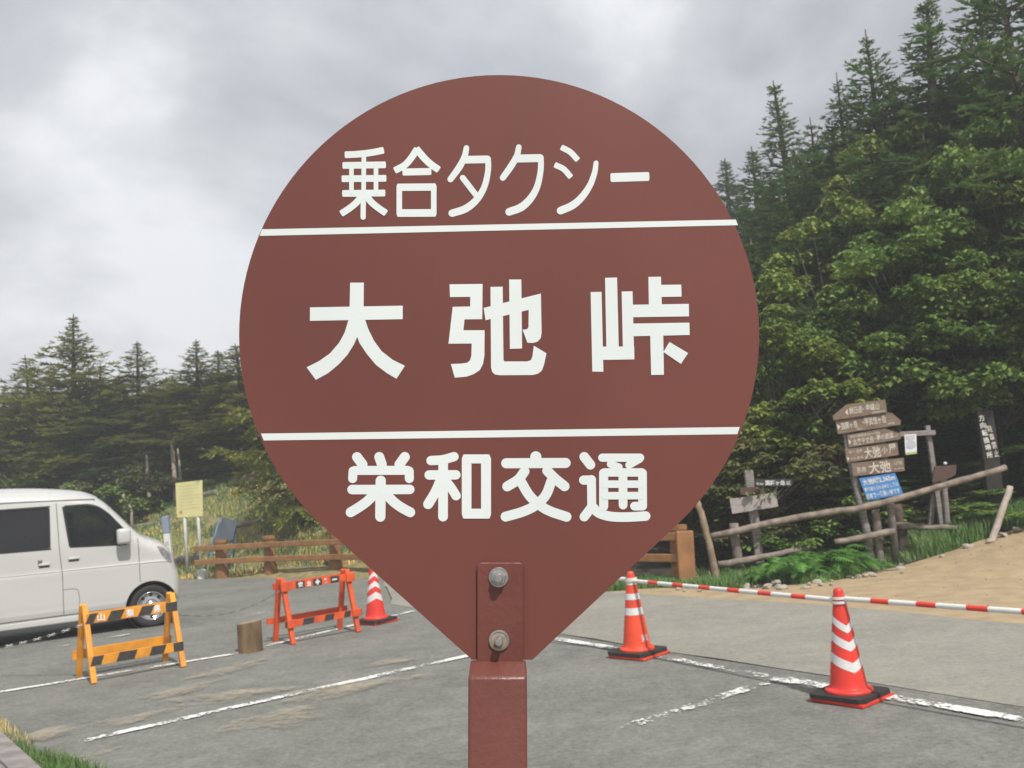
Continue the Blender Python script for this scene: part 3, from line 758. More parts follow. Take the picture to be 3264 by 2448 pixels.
def chain(label, p0, p1, sag, n, mats_):
    p0, p1 = Vector(p0), Vector(p1); g = G(); pts = []
    for i in range(n + 1):
        t = i / n; p = p0.lerp(p1, t); p.z -= sag * 4 * t * (1 - t); pts.append(p)
    for i in range(n):
        a, b = pts[i], pts[i + 1]; d = (b - a); L = d.length; d.normalize()
        sd = d.cross(Vector((0, 0, 1))).normalized(); w = sd if i % 2 else d.cross(sd)
        loop = []
        for k in range(10):
            t = 2 * math.pi * k / 10; loop.append((a + b) / 2 + d * math.cos(t) * L * .66 + w * math.sin(t) * L * .30)
        g.cur = (i // 3) % 2
        loop.append(loop[0]); g.tube(loop, L * .10, 5, caps=False)
    return tag(g.build('chain', None, None, mats=mats_, smooth=True), label, 'chain')
chain('black and white plastic chain from the yellow barricade out past the van', YPf(-yhw, 0, .52), gnd(-200, 2085, .25), .06, 64, [M_BARW, M_BLK])
chain('slack grey chain hanging between the yellow and orange barricades', YPf(yhw, 0, .50), OPf(-ohw, 0, .56), .12, 60, [M_SEAM, M_GREYW])

# ------------------------------------------------------------------ stump
sp_ = gnd(789, 2083)
st = thing('wooden_stump', 'short upright sawn log standing between the two barricades', 'stump', (sp_.x, sp_.y + .12, 0))
rng = random.Random(5); prof = []
n = 28; v = []; f = []
rr_ = [.122 * (1 + .03 * math.sin(3 * k) + rng.uniform(-.015, .015)) for k in range(n)]
zs = [0, .01, .10, .20, .285, .30]
for zi, z in enumerate(zs):
    for k in range(n):
        t = 2 * math.pi * k / n; r = rr_[k] * (1.02 if z < .05 else (0.97 if zi == 5 else 1)) * (1 + rng.uniform(-.006, .006))
        v.append((r * math.cos(t), r * math.sin(t), z + .012 * math.cos(t) * (z > .2)))
f = [[i * n + k, i * n + (k + 1) % n, (i + 1) * n + (k + 1) % n, (i + 1) * n + k] for i in range(len(zs) - 1) for k in range(n)]
obj('bark', v, f, M_STUMP, st, local=True, smooth=True)
obj('cut_top', [(v[(len(zs) - 1) * n + k][0], v[(len(zs) - 1) * n + k][1], v[(len(zs) - 1) * n + k][2]) for k in range(n)], [list(range(n))], M_STUMPT, st, local=True)

# ------------------------------------------------------------------ white van (local: x forward, y to its left, z up)
wp = gnd(507, 1995)
VA = math.radians(30)
# the front axle's near wheel touches the ground at wp; the van's side is 0.70 m right of its centreline
vloc = Vector((wp.x, wp.y, 0)) + Vector((-math.sin(VA), math.cos(VA), 0)) * .69
van = thing('van', 'small white van with tinted windows parked behind the yellow barricade', 'van', vloc, VA)
FWX, RWX, WR = -.08, -2.53, .272
top_line = [(.275, .30), (.295, .42), (.295, .58), (.26, .76), (.215, .90), (.15, 1.01), (.03, 1.085), (-.13, 1.165), (-.25, 1.275), (-.41, 1.46), (-.58, 1.645), (-.72, 1.745), (-.90, 1.805), (-1.3, 1.862), (-1.8, 1.893), (-2.5, 1.895), (-2.9, 1.87), (-3.02, 1.80), (-3.08, 1.35), (-3.11, .9), (-3.11, .36), (-3.06, .28)]
def arc(cx_, cz, r, a0, a1, n): return [(cx_ + r * math.cos(math.radians(a0 + (a1 - a0) * k / n)), cz + r * math.sin(math.radians(a0 + (a1 - a0) * k / n))) for k in range(n + 1)]
bottom = arc(RWX, WR, .325, 178, 2, 18) + arc(FWX, WR, .325, 178, 5, 18)
tl = catmull(top_line, 5)
outline = tl + bottom
body_edge = [np.array(p) for p in tl]
def edge_dist(x, z):
    best = 9.0; p = np.array((x, z))
    for a, b in zip(body_edge, body_edge[1:]):
        d = b - a; t = min(1, max(0, (p - a) @ d / (d @ d + 1e-12))); q = np.linalg.norm(a + d * t - p)
        if q < best: best = q
    return best
def half_w(x, z):
    w = .735
    if z > 1.08: w -= .085 * ((z - 1.08) / .7) ** 1.4
    if z < .45: w -= .035 * ((.45 - z) / .2) ** 2
    w += .010 * sstep(.862, .835, z) + .008 * sstep(.40, .36, z)
    r = .13; d = edge_dist(x, z)
    if d < r: w -= r * 1.15 * (1 - math.sqrt(max(0, 1 - ((r - d) / r) ** 2)))
    return w
def rounded(poly, r, n=4):
    out = []
    for i, p in enumerate(poly):
        a, b = np.array(poly[i - 1], float), np.array(poly[(i + 1) % len(poly)], float); p = np.array(p, float)
        da, db = (a - p), (b - p); la, lb = np.linalg.norm(da), np.linalg.norm(db); rr2 = min(r, la * .45, lb * .45)
        p0, p1 = p + da / la * rr2, p + db / lb * rr2
        for k in range(n + 1):
            t = k / n; q = (1 - t) ** 2 * p0 + 2 * t * (1 - t) * p + t * t * p1; out.append(tuple(q))
    return out
WIN = {'front': rounded([(-1.09, 1.655), (-1.03, 1.135), (-.36, 1.10), (-.31, 1.20), (-.42, 1.345), (-.55, 1.51), (-.67, 1.615), (-.78, 1.655)], .05),
       'rear': rounded([(-2.28, 1.67), (-2.30, 1.155), (-1.26, 1.135), (-1.25, 1.665)], .06),
       'quarter': rounded([(-2.93, 1.66), (-2.96, 1.17), (-2.38, 1.16), (-2.36, 1.67)], .06)}
def cdt_region(outer, holes, res, extra_z=()):
    V = [Vector(p) for p in outer]; E = [(i, (i + 1) % len(outer)) for i in range(len(outer))]
    loops = [outer]
    for h in holes:
        b = len(V); V += [Vector(p) for p in h]; E += [(b + i, b + (i + 1) % len(h)) for i in range(len(h))]
    xs = [p[0] for p in outer]; zs_ = [p[1] for p in outer]
    def inside(p, poly):
        r = False; n_ = len(poly)
        for i in range(n_):
            x0, y0 = poly[i]; x1, y1 = poly[i - 1]
            if (y0 > p[1]) != (y1 > p[1]) and p[0] < (x1 - x0) * (p[1] - y0) / (y1 - y0) + x0: r = not r
        return r
    zz = sorted(set(list(np.arange(min(zs_) + res / 2, max(zs_), res)) + list(extra_z)))
    for x in np.arange(min(xs) + res / 2, max(xs), res):
        for z in zz:
            if inside((x, z), outer) and not any(inside((x, z), h) for h in holes): V.append(Vector((x, z)))
    v2, e2, f2, *_ = delaunay_2d_cdt(V, E, [], 0, 1e-6)
    F = []
    for f_ in f2:
        c = sum((v2[i] for i in f_), Vector((0, 0))) / len(f_)
        if inside(c, outer) and not any(inside(c, h) for h in holes): F.append(list(f_))
    return v2, F
v2, F2 = cdt_region(outline, list(WIN.values()), .055, (.835, .85, .862, .36, .40))
gb = G()
hwc = [half_w(p.x, p.y) for p in v2]
gb.add([(p.x, -h, p.y) for p, h in zip(v2, hwc)], [f_[::-1] if False else f_ for f_ in F2])
gb.add([(p.x, h, p.y) for p, h in zip(v2, hwc)], [f_[::-1] for f_ in F2])
# skin from side to side over nose, roof and tail
K = 8; vs_ = []; fs_ = []
for i, p in enumerate(tl):
    a, b = np.array(tl[max(i - 1, 0)]), np.array(tl[min(i + 1, len(tl) - 1)]); d = (b - a) / np.linalg.norm(b - a); nn = np.array([d[1], -d[0]])
    if nn @ (np.array(p) - np.array([-1.4, 1.0])) < 0: nn = -nn
    h = half_w(*p)
    for k in range(K + 1):
        t = k / K * 2 - 1; bl = .055 * (1 - t * t)
        vs_.append((p[0] + nn[0] * bl, t * h, p[1] + nn[1] * bl))
ws_idx = [i for i, p in enumerate(tl) if 1.19 < p[1] < 1.70 and p[0] > -.7]
fs_b = []; fs_w = []
for i in range(len(tl) - 1):
    for k in range(K):
        q = [i * (K + 1) + k, i * (K + 1) + k + 1, (i + 1) * (K + 1) + k + 1, (i + 1) * (K + 1) + k]
        (fs_w if (i in ws_idx and 1 <= k < K - 1) else fs_b).append(q)
gb.add(vs_, fs_b)
vb = gb.build('body', M_VANW, van, local=True, smooth=True)
bmn = bmesh.new(); bmn.from_mesh(vb.data); bmesh.ops.remove_doubles(bmn, verts=bmn.verts[:], dist=.0005); bmesh.ops.recalc_face_normals(bmn, faces=bmn.faces[:]); bmn.to_mesh(vb.data); bmn.free()
obj('windscreen', [(x - .012, y, z - .008) for x, y, z in vs_], fs_w, M_GLASS, van, local=True, smooth=True)
def side_patch(name, poly, off, m, parent, sgn=-1, res=.08):
    v3, F3 = cdt_region(poly, [], res)
    return obj(name, [(p.x, sgn * (half_w(p.x, p.y) + off), p.y) for p in v3], F3, m, parent, local=True, smooth=True)
for sgn in (-1, 1):
    side_patch('front_window', WIN['front'], -.012, M_GLASS, van, sgn)
    side_patch('rear_window', WIN['rear'], -.012, M_PRIV, van, sgn)
    side_patch('quarter_window', WIN['quarter'], -.012, M_PRIV, van, sgn)
def seam_line(pts, w=.009, m=M_SEAM, off=.0018, name='gap_crease_line'):
    pts = catmull(pts, 10) if len(pts) > 2 else [tuple(np.array(pts[0]) * (1 - t) + np.array(pts[1]) * t) for t in np.linspace(0, 1, 14)]
    v = []; f = []
    for i, p in enumerate(pts):
        a, b = np.array(pts[max(i - 1, 0)]), np.array(pts[min(i + 1, len(pts) - 1)]); d = (b - a) / np.linalg.norm(b - a)
        for s_ in (-1, 1):
            x, z = p[0] - d[1] * w / 2 * s_, p[1] + d[0] * w / 2 * s_; v.append((x, -(half_w(x, z) + off), z))
    f = [[2 * i, 2 * i + 1, 2 * i + 3, 2 * i + 2] for i in range(len(pts) - 1)]
    return obj(name, v, f, m, vb, local=True)
seam_line([(-1.165, 1.70), (-1.15, 1.10), (-1.13, .80), (-1.13, .31)])
seam_line([(-.22, 1.16), (-.215, .95), (-.215, .60)])
seam_line([(-2.34, 1.70), (-2.34, 1.1), (-2.36, .62)])
seam_line([(-.70, 1.715), (-1.2, 1.735), (-1.8, 1.75), (-2.6, 1.755), (-3.0, 1.72)], .016)
seam_line([(-1.12, .615), (-1.00, .612), (-.955, .58), (-.945, .45), (-.945, .33)], .007)
seam_line([(-2.30, .855), (-1.2, .845), (-.22, .835), (.20, .82)], .006)  # dark strip along the body crease, its shade put in as colour
seam_line([(-2.15, .30), (-.43, .30)], .012)
for w_ in WIN.values():
    seam_line(w_ + w_[:2], .02, M_BLACK, .0015, 'window_seal')
# handles, mirror, lamp, sill, underbody
def handle(x, z):
    h = G().box((x, -half_w(x, z) - .014, z + .008), .13, .02, .028, None, .008).build('door_handle', M_VANW, van, local=True, smooth=True)
    seam_line([(x - .06, z - .018), (x + .055, z - .018)], .03, M_SEAM, .002, 'recess_shade')  # flat dark patch painted in for the shade of the grip hollow
handle(-.99, .985)
handle(-1.33, .945)
seam_line([(-1.375, .94), (-1.375, 1.01)], .05, M_SEAM, .002, 'recess_shade')  # second flat patch, the hollow's shade given as colour
mr = G().box((-.405, -.735 - .10, 1.21), .17, .16, .20, None, .04).build('wing_mirror', M_VANW, van, local=True, smooth=True)
G().box((-.35, -.735 - .02, 1.135), .06, .10, .05, None, .012).build('mirror_arm', M_BLACK, mr, local=True)
side_patch('headlight', rounded([(.015, 1.045), (.10, 1.015), (.17, .93), (.205, .82), (.16, .80), (.10, .87), (.04, .97)], .02), .004, mat('lamp_lens', (.30, .30, .30), (.12, .12, .12), 20, .12, spec=.7), van, -1, .03)
G().box((-1.30, -.715, .245), 1.72, .05, .075, None, .015).build('side_sill', M_VANW, van, local=True)
G().box((-1.40, 0, .30), 3.2, 1.25, .16, None, .02).build('underbody', M_BLACK, van, local=True)
for x in (-.72, -1.65):
    s_ = G().box((x, -.32, .86), .42, .48, .14, None, .04); s_.box((x - .24, -.32, 1.16), .13, .46, .50, None, .04); s_.box((x - .27, -.32, 1.49), .09, .26, .17, None, .03)
    s_.build('seat', mat('seat_cloth', (.05, .052, .058), (.035, .037, .04), 20, .9), van, local=True)
def wheel(x, y, sgn):
    w = thing_part = G()
    ax = (Vector((1, 0, 0)), Vector((0, 0, 1)), Vector((0, sgn, 0)))
    o_ = (x, y, WR)
    t_ = G().lathe([(.185, -.07), (.245, -.075), (.266, -.06), (WR, -.03), (WR, .03), (.266, .062), (.245, .074), (.20, .07), (.183, .055)], 40, o_, ax).build('wheel', M_RUBBER, van, local=True, smooth=True)
    r_ = G().lathe([(.183, .058), (.176, .062), (.168, .052), (.160, .028), (.120, .020), (.095, .036), (.075, .038), (.06, .030), (.052, .046), (.0005, .050)], 40, o_, ax).build('rim', M_CHROME, t_, local=True, smooth=True)
    for k in range(8):
        a = 2 * math.pi * k / 8
        c = Vector((x + .138 * math.cos(a), y + sgn * .026, WR + .138 * math.sin(a)))
        G().lathe([(.0005, .004), (.019, .004), (.021, .001)], 12, c, ax).build('rim_hole', M_BLACK, t_, local=True)
    G().lathe([(.318, -.16), (.318, .02), (.30, .03)], 30, o_, ax).build('wheel_well', M_BLACK, van, local=True, smooth=True)
    G().lathe([(.0005, -.15), (.318, -.15)], 30, o_, ax).build('inner_well', M_BLACK, van, local=True)
for x in (FWX, RWX):
    wheel(x, -.64, -1); wheel(x, .64, 1)

# ------------------------------------------------------------------ ochre timber fence
def fence_run(label, posts, ext0, ext1):
    posts = [Vector((p[0], p[1], 0)) for p in posts]
    t = thing('timber_fence', label, 'fence', posts[0])
    for a, p in enumerate(posts):
        d = (posts[min(a + 1, len(posts) - 1)] - posts[max(a - 1, 0)]).normalized(); nrm = Vector((d.y, -d.x, 0))
        if nrm.y > 0: nrm = -nrm
        z = max(0, hz(p.x, p.y)); g = G()
        # a split round post: broad at the foot and head, waisted where the rails sit
        prof = [(.16, -.05), (.155, .10), (.135, .26), (.135, .40), (.12, .52), (.13, .66), (.15, .70), (.145, .76)]
        vv = []; n_ = 12
        for r_, zz in prof:
            for k in range(n_):
                th = 2 * math.pi * k / n_
                vv.append(p + nrm * (-.10) + d * (r_ * math.cos(th)) + nrm * (r_ * .62 * math.sin(th)) + Vector((0, 0, z + zz)))
        g.add(vv, [[i * n_ + k, i * n_ + (k + 1) % n_, (i + 1) * n_ + (k + 1) % n_, (i + 1) * n_ + k] for i in range(len(prof) - 1) for k in range(n_)] + [[(len(prof) - 1) * n_ + k for k in range(n_)]])
        g.build('post', M_FENCE, t)
    for i in range(len(posts) - 1):
        a, b = posts[i], posts[i + 1]; d = (b - a).normalized(); nrm = Vector((d.y, -d.x, 0)); nrm = -nrm if nrm.y > 0 else nrm
        a2 = a - d * (ext0 if i == 0 else -.004); b2 = b + d * (ext1 if i == len(posts) - 2 else -.004)
        for zc in (.62, .345):
            G().beam(a2 + nrm * .03 + Vector((0, 0, zc)), b2 + nrm * .03 + Vector((0, 0, zc)), .105, .06, nrm, .014).build('rail', M_FENCE2, t)
    return t
fence_run('low ochre timber fence with two rails along the far edge of the lot', [(-6.15, 19.5), (-5.06, 19.05), (-3.6, 18.1), (-2.1, 16.75), (-.7, 15.35), (.65, 13.95), (1.93, 12.72)], .55, .12)
end = G().beam((2.03, 12.60, -.05), (2.06, 12.60, .69), .22, .12, (0, -1, 0), .02).build('end_post', M_FENCE2, None)
tag(end, 'broad flat ochre end post of the timber fence right of the sign', 'post')

# ------------------------------------------------------------------ boards and posts on the left slope
def on_ground(px, py, lo=14.0, hi=40.0):
    """where the sight line meets the terrain"""
    d = ray(px, py); y = lo
    while y < hi:
        p = CPOS + d * (y / d.y)
        if p.z < hz(p.x, p.y): return p
        y += .05
    return CPOS + d * (hi / d.y)
def notice_board():
    Y = 20.6; p0 = at(596, 1797, Y); gz = hz(p0.x, Y)
    t = thing('notice_board', 'pale yellow notice board on two white posts behind the van', 'notice board', (p0.x, Y, gz))
    for px0, px1 in ((587, 597), (630, 641)):
        a = at(px0, 1655, Y + .04); b = at(px1, 1797, Y + .04); b = Vector((b.x, Y + .04, hz(b.x, Y) - .02))
        G().tube([b, at(px0 - 5, 1540, Y + .04)], .034, 10).build('post', M_WMETAL, t, smooth=True)
    q = [at(559, 1540, Y), at(645, 1530, Y), at(647, 1645, Y), at(564, 1650, Y)]
    pn = G().prism(q, (0, .012, 0)).build('panel', M_CREAM, t)
    ux, uy = q[1] - q[0], q[3] - q[0]; g = G(); rg = random.Random(2)
    for r in range(8):
        y0 = .10 + r * .095; x = .14
        while x < .84:
            w = rg.uniform(.03, .07)
            if r in (2, 5) and x > .6: break
            a = q[0] + ux * x + uy * y0
            g.add([a + Vector((0, -.004, 0)), a + ux * w + Vector((0, -.004, 0)), a + ux * w + uy * .016 + Vector((0, -.004, 0)), a + uy * .016 + Vector((0, -.004, 0))], [[0, 1, 2, 3]]); x += w + .02
    g.build('print', M_CREAMT, pn)
    c = q[0] + ux * .15 + uy * .86; n_ = 12
    G().add([c + Vector((math.cos(6.283 * k / n_) * .033, -.005, math.sin(6.283 * k / n_) * .033)) for k in range(n_)], [list(range(n_))]).build('emblem', mat('emblem_orange', (.62, .22, .06), (.55, .2, .06), 20), pn)
notice_board()
def marker_post():
    Y = 19.9; b = at(545, 1798, Y); t_ = at(527, 1645, Y); b.z = hz(b.x, Y) - .03
    t = thing('marker_post', 'slim white marker post with a blue grey head left of the notice board', 'post', (b.x, Y, b.z))
    d = (t_ - b)
    G().beam(b, b + d * .74, .13, .10, (0, -1, 0), .01).build('post', M_WMETAL, t)
    G().beam(b + d * .742, t_, .135, .105, (0, -1, 0), .02).build('head', mat('marker_blue', (.22, .26, .36), (.28, .32, .42), 10), t)
    g = G(); ux = Vector((.075, 0, 0)); u_ = d.normalized()
    for i in range(5):
        for dx, w in ((-.035, .025), (-.002, .035)):
            o_ = b + d * .66 - u_ * (.13 * (i + 1)) + Vector((dx, -.055, 0)); g.add([o_, o_ + Vector((w, 0, 0)), o_ + Vector((w, 0, 0)) + u_ * .085, o_ + u_ * .085], [[0, 1, 2, 3]])
    g.build('lettering', mat('marker_letters', (.42, .40, .34), (.5, .47, .40), 20), t)
marker_post()
def sign_stand():
    Y = 19.95; 
    t = thing('sign_stand', 'blue framed stand with a tilted grey panel behind the timber fence', 'stand', (at(690, 1830, Y).x, Y, 0))
    def A(px, py, dy=0): return at(px, py, Y + dy)
    for (x0, y0, x1, y1, dy) in ((702, 1650, 640, 1835, -.1), (748, 1665, 722, 1835, -.1), (712, 1650, 690, 1830, .3), (752, 1660, 742, 1830, .3)):
        b = A(x1, y1, dy); b.z = hz(b.x, Y + dy) - .02
        G().tube([b, A(x0, y0, 0)], .018, 8).build('leg', M_BLUEM, t, smooth=True)
    q = [A(712, 1648), A(758, 1662), A(742, 1722, -.06), A(680, 1722, -.06)]
    G().prism([p + Vector((0, -.03, 0)) for p in q], (0, .02, 0)).build('panel', M_GREYP, t)
    G().tube([A(664, 1765, -.08), A(738, 1768, -.08)], .014, 6).build('crossbar', M_BLUEM, t)
    q = A(645, 1822, -.12)
    G().box((q.x, q.y, hz(q.x, q.y) + .10), .16, .14, .22, None, .03).build('sandbag', M_WMETAL, t)
sign_stand()
rng = random.Random(12)
def slope_log(label, px0, py0, px1, py1, r):
    a, b = on_ground(px0, py0), on_ground(px1, py1); a.z = hz(a.x, a.y) + r * .7; b.z = hz(b.x, b.y) + r * .7
    n_ = 7; pts = []
    for k in range(n_):
        p = a.lerp(b, k / (n_ - 1)); p.z = max(p.z, hz(p.x, p.y) + r * .55) + rng.uniform(-.01, .01); pts.append(p)
    g = G().tube(pts, [r * rng.uniform(.9, 1.1) for _ in pts], 9, jit=.06, rng=rng)
    return tag(g.build('step_log', M_LOG, None, smooth=True), label, 'log', 'logs edging the slope')
slope_log('grey log across the slope just left of the notice board', 400, 1690, 560, 1668, .07)
slope_log('grey log low on the slope behind the white posts', 420, 1806, 640, 1792, .09)
slope_log('grey log on the slope right of the notice board top', 648, 1585, 690, 1576, .08)
slope_log('upper grey log step on the bare path of the slope', 690, 1532, 815, 1533, .08)
slope_log('grey log lying under the small conifer', 700, 1690, 850, 1668, .07)
slope_log('highest grey log step near the sign edge', 800, 1500, 850, 1497, .09)

# ------------------------------------------------------------------ log rails and hiking signs on the right, about 13 m away
YR = 12.95
def log_thing(name, label, cat, pts, rad_, m, seed, n_=10, group=None):
    rg = random.Random(seed); P = catmull([tuple(p) for p in pts], 5) if len(pts) > 2 else [tuple(Vector(pts[0]).lerp(Vector(pts[1]), k / 8)) for k in range(9)]
    rs = list(np.interp(np.linspace(0, 1, len(P)), np.linspace(0, 1, len(rad_)), rad_))
    return tag(G().tube([Vector(p) + Vector((rg.uniform(-.006, .006), 0, rg.uniform(-.006, .006))) for p in P], [r * rg.uniform(.93, 1.07) for r in rs], n_, jit=.05, rng=rg).build(name, m, None, smooth=True), label, cat, group)
def A7(x, y, Y=YR): return at(*c7(x, y), Y)
def to_ground(p, extra=.06): return Vector((p.x, p.y, hz(p.x, p.y) - extra))
log_thing('log_rail', 'long grey upper log rail sloping up past the hiking signs', 'log rail', [A7(140, 1062), A7(740, 928), A7(1180, 860), A7(1700, 715), A7(2090, 605)], [.046, .045, .044, .043, .04], M_LOG, 1)
log_thing('log_rail', 'lower grey log rail ending behind the ferns', 'log rail', [A7(185, 1250), A7(520, 1190), A7(835, 1122)], [.046, .043, .038], M_LOG, 2)
log_thing('log_rail', 'short lower log rail between ferns and sign posts', 'log rail', [A7(960, 1098), A7(1150, 1065), A7(1352, 1025)], [.038, .042, .045], M_LOG, 3)
log_thing('log_rail', 'grey log rail lying low right of the sign posts', 'log rail', [A7(1345, 985, 13.3), A7(1560, 998, 13.3), A7(1785, 1002, 13.3)], [.046, .042, .038], M_LOG, 4)
def stake(label, x0, y0, x1, y1, r0, r1, m=M_LOG, Y=YR + .16, seed=1):
    a = A7(x0, y0, Y); b = to_ground(A7(x1, y1, Y)); return log_thing('stake', label, 'post', [b, a], [r1, r0], m, seed)
stake('stout log stake holding the left end of the rails', 285, 975, 330, 1290, .066, .07, M_LOG, seed=11)
stake('thick brown log stake behind the blue board', 1360, 850, 1400, 1010, .08, .09, M_LOGD, YR + .45, 12)
stake('log stake beside the tall sign post, under the upper rail', 1228, 880, 1258, 1210, .052, .056, M_LOG, seed=13)
lb = to_ground(A7(1965, 1005, 12.75)); 
log_thing('leaning_log', 'bare pale log leaning at the far right end of the rail', 'log', [lb, A7(2122, 732, 12.95)], [.047, .043], mat('bleached_log', (.47, .41, .35), (.33, .28, .24), 9, .85, .5, 45), 14)
dt = log_thing('dead_trunk', 'leaning bare trunk beside the end of the ochre fence', 'trunk', [to_ground(A7(175, 1320, 12.7)), A7(110, 1050, 12.7), A7(70, 900, 12.7), A7(35, 790, 12.75), A7(5, 690, 12.8)], [.055, .046, .042, .038, .03], mat('pale_dead_wood', (.34, .255, .17), (.20, .145, .095), 10, .9, .5, 40), 15)

def board(name, t, poly, Y, thick, m, texts=(), letter=M_PAINT, frame=None, wear=True):
    q = [A7(x, y, Y) for x, y in poly]
    b = G().prism(q, (0, thick, 0)).build(name, m, t)
    if texts:
        o, ux, uy = frame
        o_, X, Y_ = A7(*o, Y), A7(*ux, Y) - A7(*o, Y), A7(*uy, Y) - A7(*o, Y)      # o = lower left, ux = lower right, uy = upper left
        g = G()
        for s, x0, y0, w, h, bold in texts:
            if s in '<>':
                p = [(x0, y0), (x0, y0 + h), (x0 + w, y0 + h / 2)] if s == '>' else [(x0 + w, y0), (x0 + w, y0 + h), (x0, y0 + h / 2)]
                g.add([o_ + X * a + Y_ * c + Vector((0, -.004, 0)) for a, c in p], [[0, 1, 2]])
            else:
                text_on(g, s, o_ + X * x0 + Y_ * y0, X * w, Y_ * h, (0, -.004, 0), bold)
        g.build('lettering', letter, b)
    return b
YB = YR + .05
sp0 = to_ground(A7(1195, 1200, YB + .10))
hs_ = thing('hiking_signpost', 'leaning post with five wooden arrow boards and a blue board below', 'signpost', sp0)
G().tube([sp0, A7(1165, 1000, YB + .10), A7(1090, 690, YB + .10), A7(1025, 330, YB + .10)], [.052, .052, .048, .045], 12).build('post', M_GREYW, hs_, smooth=True)
G().tube([to_ground(A7(1350, 1100, YB + .1)), A7(1310, 700, YB + .1), A7(1240, 250, YB + .1)], [.05, .048, .045], 10).build('second_post', M_GREYW, hs_, smooth=True)
board('arrow_board', hs_, [(952, 290), (945, 262), (1040, 185), (1292, 152), (1305, 236)], YB - .03, .03, M_BOARD,
      [('<', .22, .22, .05, .5, 0), ('朝日岳', .30, .25, .24, .55, .012), ('・', .555, .45, .02, .12, .01), ('金峰山', .60, .30, .26, .55, .012), ('2時間30分', .72, .03, .25, .18, 0)], M_PAINT, ((952, 290), (1305, 236), (945, 205)))
board('arrow_board', hs_, [(980, 382), (962, 290), (1310, 238), (1340, 244), (1395, 290), (1393, 320)], YB, .03, M_BOARD,
      [('>', .01, .30, .045, .42, 0), ('国師ヶ岳', .07, .26, .26, .5, .012), ('1時間', .30, .06, .09, .16, 0), ('・', .415, .50, .02, .12, .01), ('甲武信ヶ岳', .45, .30, .34, .55, .012), ('4時間', .80, .1, .11, .18, 0)], M_PAINT, ((980, 382), (1393, 320), (962, 290)))
board('arrow_board', hs_, [(1052, 470), (1040, 388), (1290, 345), (1395, 378), (1393, 415)], YB, .03, M_BOARD,
      [('奥秩父最高峰2601m 60分', .05, .70, .58, .2, .004), ('>', .01, .22, .045, .42, 0), ('北奥千丈岳', .09, .10, .40, .5, .012), ('・', .51, .32, .02, .12, .01), ('夢の庭園', .55, .18, .32, .46, .010), ('30分', .89, .2, .09, .16, 0)], M_PAINT, ((1052, 470), (1393, 415), (1040, 388)))
board('arrow_board', hs_, [(1040, 570), (1025, 482), (1372, 437), (1382, 520)], YB, .03, M_BOARD,
      [('右へ 徒歩', .06, .60, .26, .26, .004), ('>', .01, .10, .05, .32, 0), ('5分 標高', .08, .14, .24, .17, 0), ('大弛', .35, .06, .32, .82, .012), ('小', .69, .28, .11, .5, .01), ('屋', .83, .22, .14, .66, .012)], M_PAINT, ((1040, 570), (1382, 520), (1025, 482)))
board('arrow_board', hs_, [(1080, 662), (1068, 575), (1415, 538), (1422, 625)], YB, .03, M_BOARD,
      [('茶房', .08, .22, .18, .42, .01), ('大弛', .32, .03, .42, .88, .012), ('小屋前', .80, .50, .17, .28, .004), ('－－－', .80, .2, .18, .04, 0)], M_PAINT, ((1080, 662), (1422, 625), (1068, 575)))
board('blue_board', hs_, [(1175, 822), (1120, 675), (1358, 640), (1412, 778)], YB - .01, .025, M_BLUE,
      [('大弛峠2,365m', .04, .64, .90, .28, .015), ('車で越えられる峠としては', .02, .38, .94, .18, .008), ('日本で一番高い峠です', .02, .06, .92, .24, .012)], M_WPAINT, ((1175, 822), (1412, 778), (1120, 675)))

sp1 = to_ground(A7(468, 1290, YB + .1))
s2_ = thing('trail_signpost', 'squared grey post with blank grey, brown and black name boards', 'signpost', sp1)
G().beam(sp1, A7(384, 622, YB + .1), .115, .09, (0, -1, 0), .008).build('post', M_GREYW, s2_)
board('name_board', s2_, [(436, 726), (432, 680), (674, 678), (674, 726)], YB + .02, .025, M_DARKB, [('至', .02, .2, .05, .28, .02), ('1.5km', .08, .2, .13, .24, .02), ('国師ヶ岳', .27, .12, .54, .70, .022), ('山頂', .85, .15, .12, .6, .02)], M_WPAINT, ((436, 726), (674, 726), (432, 680)))
board('brown_board', s2_, [(332, 785), (330, 735), (490, 730), (490, 780)], YB + .03, .025, M_BOARDB)
board('blank_board', s2_, [(280, 910), (262, 812), (568, 770), (572, 800), (560, 806), (574, 812), (583, 862)], YB, .03, mat('pale_grey_wood', (.42, .38, .37), (.30, .27, .26), 7, .85, .3, 60, stretch=(2, 2, 10)))

YT2 = YR + .55
tp0 = to_ground(A7(1668, 985, YT2))
tpost = thing('timber_crosspost', 'grey timber post with a crossbar behind the hiking signs', 'post', tp0)
G().beam(tp0, A7(1570, 325, YT2), .065, .06, (0, -1, 0), .008).build('post', M_GREYW, tpost)
G().beam(A7(1385, 383, YT2 - .085), A7(1622, 372, YT2 - .065), .07, .05, (0, -1, 0), .008).build('crossbar', M_GREYW, tpost)
G().beam(to_ground(A7(1548, 985, YT2 + .2)), A7(1615, 780, YT2 + .05), .07, .06, (0, -1, 0), .008).build('brace', M_GREYW, tpost)
pq = [A7(1427, 520, YT2 - .13), A7(1420, 385, YT2 - .13), A7(1498, 380, YT2 - .13), A7(1502, 512, YT2 - .13)]
ps = thing('poster', 'white paper poster with a blue picture hung on the crossbar', 'poster', pq[0])
sh = G().prism(pq, (0, .006, 0)).build('sheet', M_PAPER, ps)
def on_poster(x0, y0, x1, y1): 
    X, Y_ = pq[3] - pq[0], pq[1] - pq[0]; return [pq[0] + X * a + Y_ * b + Vector((0, -.003, 0)) for a, b in ((x0, y0), (x1, y0), (x1, y1), (x0, y1))]
G().add(on_poster(.18, .30, .82, .64), [[0, 1, 2, 3]]).build('picture', M_PRINT, sh)
